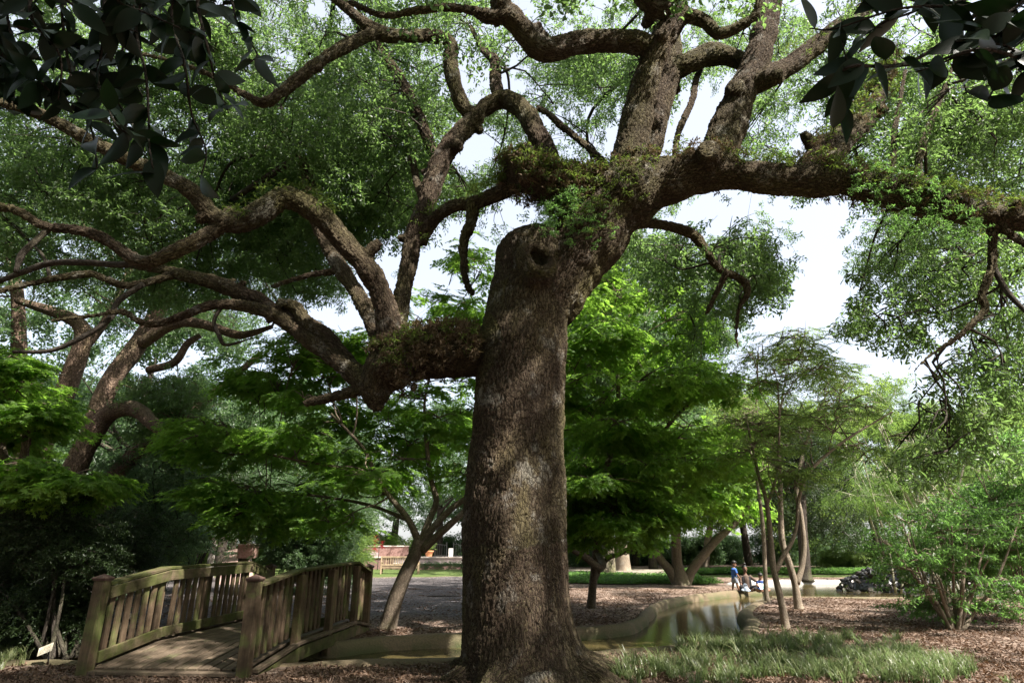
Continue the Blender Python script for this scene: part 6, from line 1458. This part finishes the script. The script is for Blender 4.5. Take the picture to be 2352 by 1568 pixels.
blend('shorts', [[(0, 0, .08, .115), (0, 0, .13, .11)], [(-.06, -.02, .08, .083), (-.2, -.18, .10, .068)], [(.06, -.02, .08, .083), (.2, -.16, .10, .068)]], M['navy_cloth'], ch_, .012, 2)
blend('hair', [], M['hair'], ch_, .010, 2, [(*q(-.025, 0, .045), .086, .09, .083), (*q(.03, 0, .082), .05, .062, .03)])
p = b + Vector((-.03, -.31, .23))
bk = thing('open_book', p, 'open white picture book held by the sitting child', 'book')
box('page', (.15, .006, .21), (-.072, 0, 0), M['paper'], bk, (-.5, 0, .35), .001); box('page', (.15, .006, .21), (.072, 0, 0), M['paper'], bk, (-.5, 0, -.35), .001); box('cover', (.02, .012, .215), (0, .012, -.006), M['teal_cloth'], bk, (-.5, 0, 0), .001)
b = gp(1714, 1361); b.z = hz(b.x, b.y)
bag = thing('plastic_bag', b, 'pale plastic carrier bag slumped on the bank at the standing child\'s feet', 'bag')
blend('sack', [[(0, 0, .06, .11), (.02, 0, .15, .09), (.03, 0, .22, .05)], [(-.1, .02, .06, .09), (-.06, .02, .13, .06)], [(.1, -.02, .05, .08), (.08, 0, .12, .05)]], M['bag'], bag, .014, 1)
for s in (-1, 1):
    tb = Tubes(); P2, R2 = resample([(s * .05, 0, .2), (s * .06, .01, .28), (s * .0, .02, .31), (-s * .02, .02, .24)], [.008] * 4, 2, .02); tb.add(P2, R2, 6); link('handle', tb.mesh('handle'), M['bag'], bag)
b = gp(1717, 1357.5); b.z = hz(b.x, b.y); b.y += .3
bp = thing('dark_backpack', b, 'black backpack lying on the bank behind the plastic bag', 'bag')
blend('sack', [[(-.16, 0, .10, .10), (0, 0, .13, .13), (.14, 0, .10, .10)]], M['black_cloth'], bp, .014, 2)
tb = Tubes(); P2, R2 = resample([(-.12, -.05, .18), (0, -.08, .27), (.12, -.05, .18)], [.014] * 3, 2, .02); tb.add(P2, R2, 6); link('strap', tb.mesh('strap'), M['black_cloth'], bp)
# ------------------------------------------------------------------ glossy leaves hanging close by
def cam_leaf(seed, L=.098, W=.048):
    r = random.Random(seed); n = 9; V, Fc = [], []
    curl, fold, bend = r.uniform(.05, .35), r.uniform(.08, .35), r.uniform(-.3, .3)
    for i in range(n):
        t = i / (n - 1); w = W / 2 * (math.sin(math.pi * min(1, t * 1.02) ** .85) ** .75) * (1 - .25 * t) * 1.12 if 0 < i < n - 1 else .0008
        x = L * t; z = -curl * L * t * t; yb = bend * L * .3 * t * t
        V += [(x, yb - w, z + fold * w), (x, yb, z), (x, yb + w, z + fold * w)]
    for i in range(n - 1):
        for k in (0, 1): Fc.append((i * 3 + k, (i + 1) * 3 + k, (i + 1) * 3 + k + 1, i * 3 + k + 1))
    b = len(V)
    for x, z in ((-.012, .002), (.004, 0)):
        for k in range(3): V.append((x, .0014 * math.cos(k * 2.09), z + .0014 * math.sin(k * 2.09)))
    for k in range(3): Fc.append((b + k, b + (k + 1) % 3, b + 3 + (k + 1) % 3, b + 3 + k))
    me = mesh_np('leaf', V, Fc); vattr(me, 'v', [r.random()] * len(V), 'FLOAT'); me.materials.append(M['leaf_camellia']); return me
cleaf = [cam_leaf(500 + k) for k in range(8)]
def front_tree(label, foot, crotch, twigs, n_per, size, seed):
    r = random.Random(seed); t = thing('camellia_tree', foot, label, 'tree'); tb = Tubes()
    P2, R2 = resample([foot, (Vector(foot) + Vector(crotch)) / 2 + Vector((.05, .04, 0)), crotch], [.06, .045, .03], 1, .08); tb.add(P2, R2, 8)
    cnt = 0
    for tw in twigs:
        W3 = [at(x + r.gauss(0, 14), y + r.gauss(0, 8), Y + r.gauss(0, .05)) for x, y, Y in tw]
        P2, R2 = resample([Vector(crotch)] + [Vector(crotch).lerp(W3[0], .5) + Vector((0, 0, .12))] + W3, [.016, .012] + list(np.linspace(.0065, .0022, len(W3))), 3, .03); tb.add(P2, R2, 5)
        Q, _ = resample(W3, np.ones(len(W3)), 0, .03); L_ = len(Q)
        for k in range(n_per):
            i = min(L_ - 1, int(L_ * (1 - (1 - (k + r.random()) / n_per) ** 1.0))); p = Q[i]
            d = Q[min(L_ - 1, i + 1)] - Q[max(0, i - 1)]; d = Vector(d).normalized()
            out = Vector((r.gauss(0, 1), r.gauss(0, .55), r.gauss(0, .6))).normalized()
            ld = (d * .45 + out * 1.1 + Vector((0, 0, -.35))).normalized()
            n_ = Vector((r.gauss(0, .55), -.55 + r.gauss(0, .55), .5 + r.gauss(0, .5)))
            y_ = n_.cross(ld).normalized(); z_ = ld.cross(y_)
            o = link('leaf', cleaf[r.randrange(8)], None, t); s = size * r.uniform(.75, 1.2)
            o.matrix_world = Matrix.Translation(Vector(p) - Vector(foot)) @ Matrix((ld, y_, z_)).transposed().to_4x4() @ Matrix.Scale(s, 4); cnt += 1
    link('branches', tb.mesh('branches', foot), M['branch_bark'], t)
    return cnt
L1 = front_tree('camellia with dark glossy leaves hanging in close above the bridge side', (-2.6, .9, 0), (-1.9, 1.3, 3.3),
    [[(10, -120, 1.6), (25, 20, 1.6), (45, 130, 1.6), (30, 260, 1.6)], [(-40, -60, 1.5), (-10, 80, 1.5), (0, 200, 1.5)], [(70, -120, 1.5), (90, 30, 1.5), (130, 130, 1.5), (150, 230, 1.5)], [(130, -120, 1.7), (140, 60, 1.7), (175, 200, 1.7), (205, 320, 1.7), (214, 375, 1.7)],
     [(200, -120, 1.55), (225, 60, 1.55), (255, 180, 1.55), (285, 280, 1.55), (300, 320, 1.55)], [(270, -120, 1.7), (285, 30, 1.7), (300, 120, 1.7), (330, 230, 1.7)], [(320, -120, 1.6), (325, 50, 1.6), (335, 160, 1.6), (350, 260, 1.6), (358, 350, 1.6), (364, 415, 1.6)], [(390, -120, 1.7), (400, 60, 1.7), (425, 150, 1.7), (440, 260, 1.7), (455, 350, 1.7), (470, 405, 1.7)],
     [(450, -120, 1.6), (460, 20, 1.6), (480, 110, 1.6), (515, 210, 1.6), (540, 260, 1.6)], [(520, -120, 1.7), (540, 0, 1.7), (555, 50, 1.7), (590, 120, 1.7), (600, 150, 1.7)], [(250, -120, 1.9), (240, 0, 1.9), (200, 100, 1.9), (160, 160, 1.9)], [(380, -120, 1.9), (370, 0, 1.9), (400, 90, 1.9), (380, 180, 1.9)],
     [(40, -140, 1.4), (100, -20, 1.4), (200, 40, 1.4), (300, 70, 1.4)], [(-60, 20, 1.75), (60, 60, 1.75), (160, 90, 1.75), (250, 140, 1.75)], [(180, -140, 1.5), (260, -10, 1.5), (350, 40, 1.5), (430, 60, 1.5)], [(-60, 110, 1.5), (30, 150, 1.5), (100, 200, 1.5), (180, 240, 1.5)], [(330, -140, 1.8), (400, 0, 1.8), (480, 20, 1.8), (560, 10, 1.8)], [(90, 60, 1.8), (180, 130, 1.8), (260, 220, 1.8), (330, 300, 1.8)]], 20, 1.12, 1)
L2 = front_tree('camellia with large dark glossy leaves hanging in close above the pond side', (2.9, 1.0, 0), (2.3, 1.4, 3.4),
    [[(2420, -20, 1.6), (2240, 5, 1.6), (2080, 25, 1.6), (1930, 70, 1.6), (1872, 62, 1.6)], [(2420, 130, 1.55), (2260, 110, 1.55), (2110, 140, 1.55), (1975, 142, 1.55), (1905, 90, 1.55)], [(2110, 120, 1.6), (1975, 150, 1.6), (1945, 225, 1.6), (1915, 275, 1.6), (1905, 300, 1.6)], [(2420, 40, 1.5), (2310, 75, 1.5), (2190, 115, 1.5), (2120, 170, 1.5)],
     [(2440, 120, 1.6), (2340, 140, 1.6), (2285, 185, 1.6), (2240, 215, 1.6)], [(2380, -90, 1.7), (2260, -30, 1.7), (2140, 0, 1.7), (2010, -10, 1.7), (1960, 0, 1.7)], [(2440, 60, 1.65), (2360, 60, 1.65), (2310, 20, 1.65), (2260, 60, 1.65)], [(2420, -60, 1.5), (2330, 10, 1.5), (2250, 80, 1.5), (2160, 100, 1.5)], [(2440, 200, 1.6), (2370, 150, 1.6), (2320, 100, 1.6), (2240, 120, 1.6)], [(2200, -80, 1.6), (2130, 0, 1.6), (2060, 60, 1.6), (2010, 90, 1.6)]], 13, 1.3, 2)
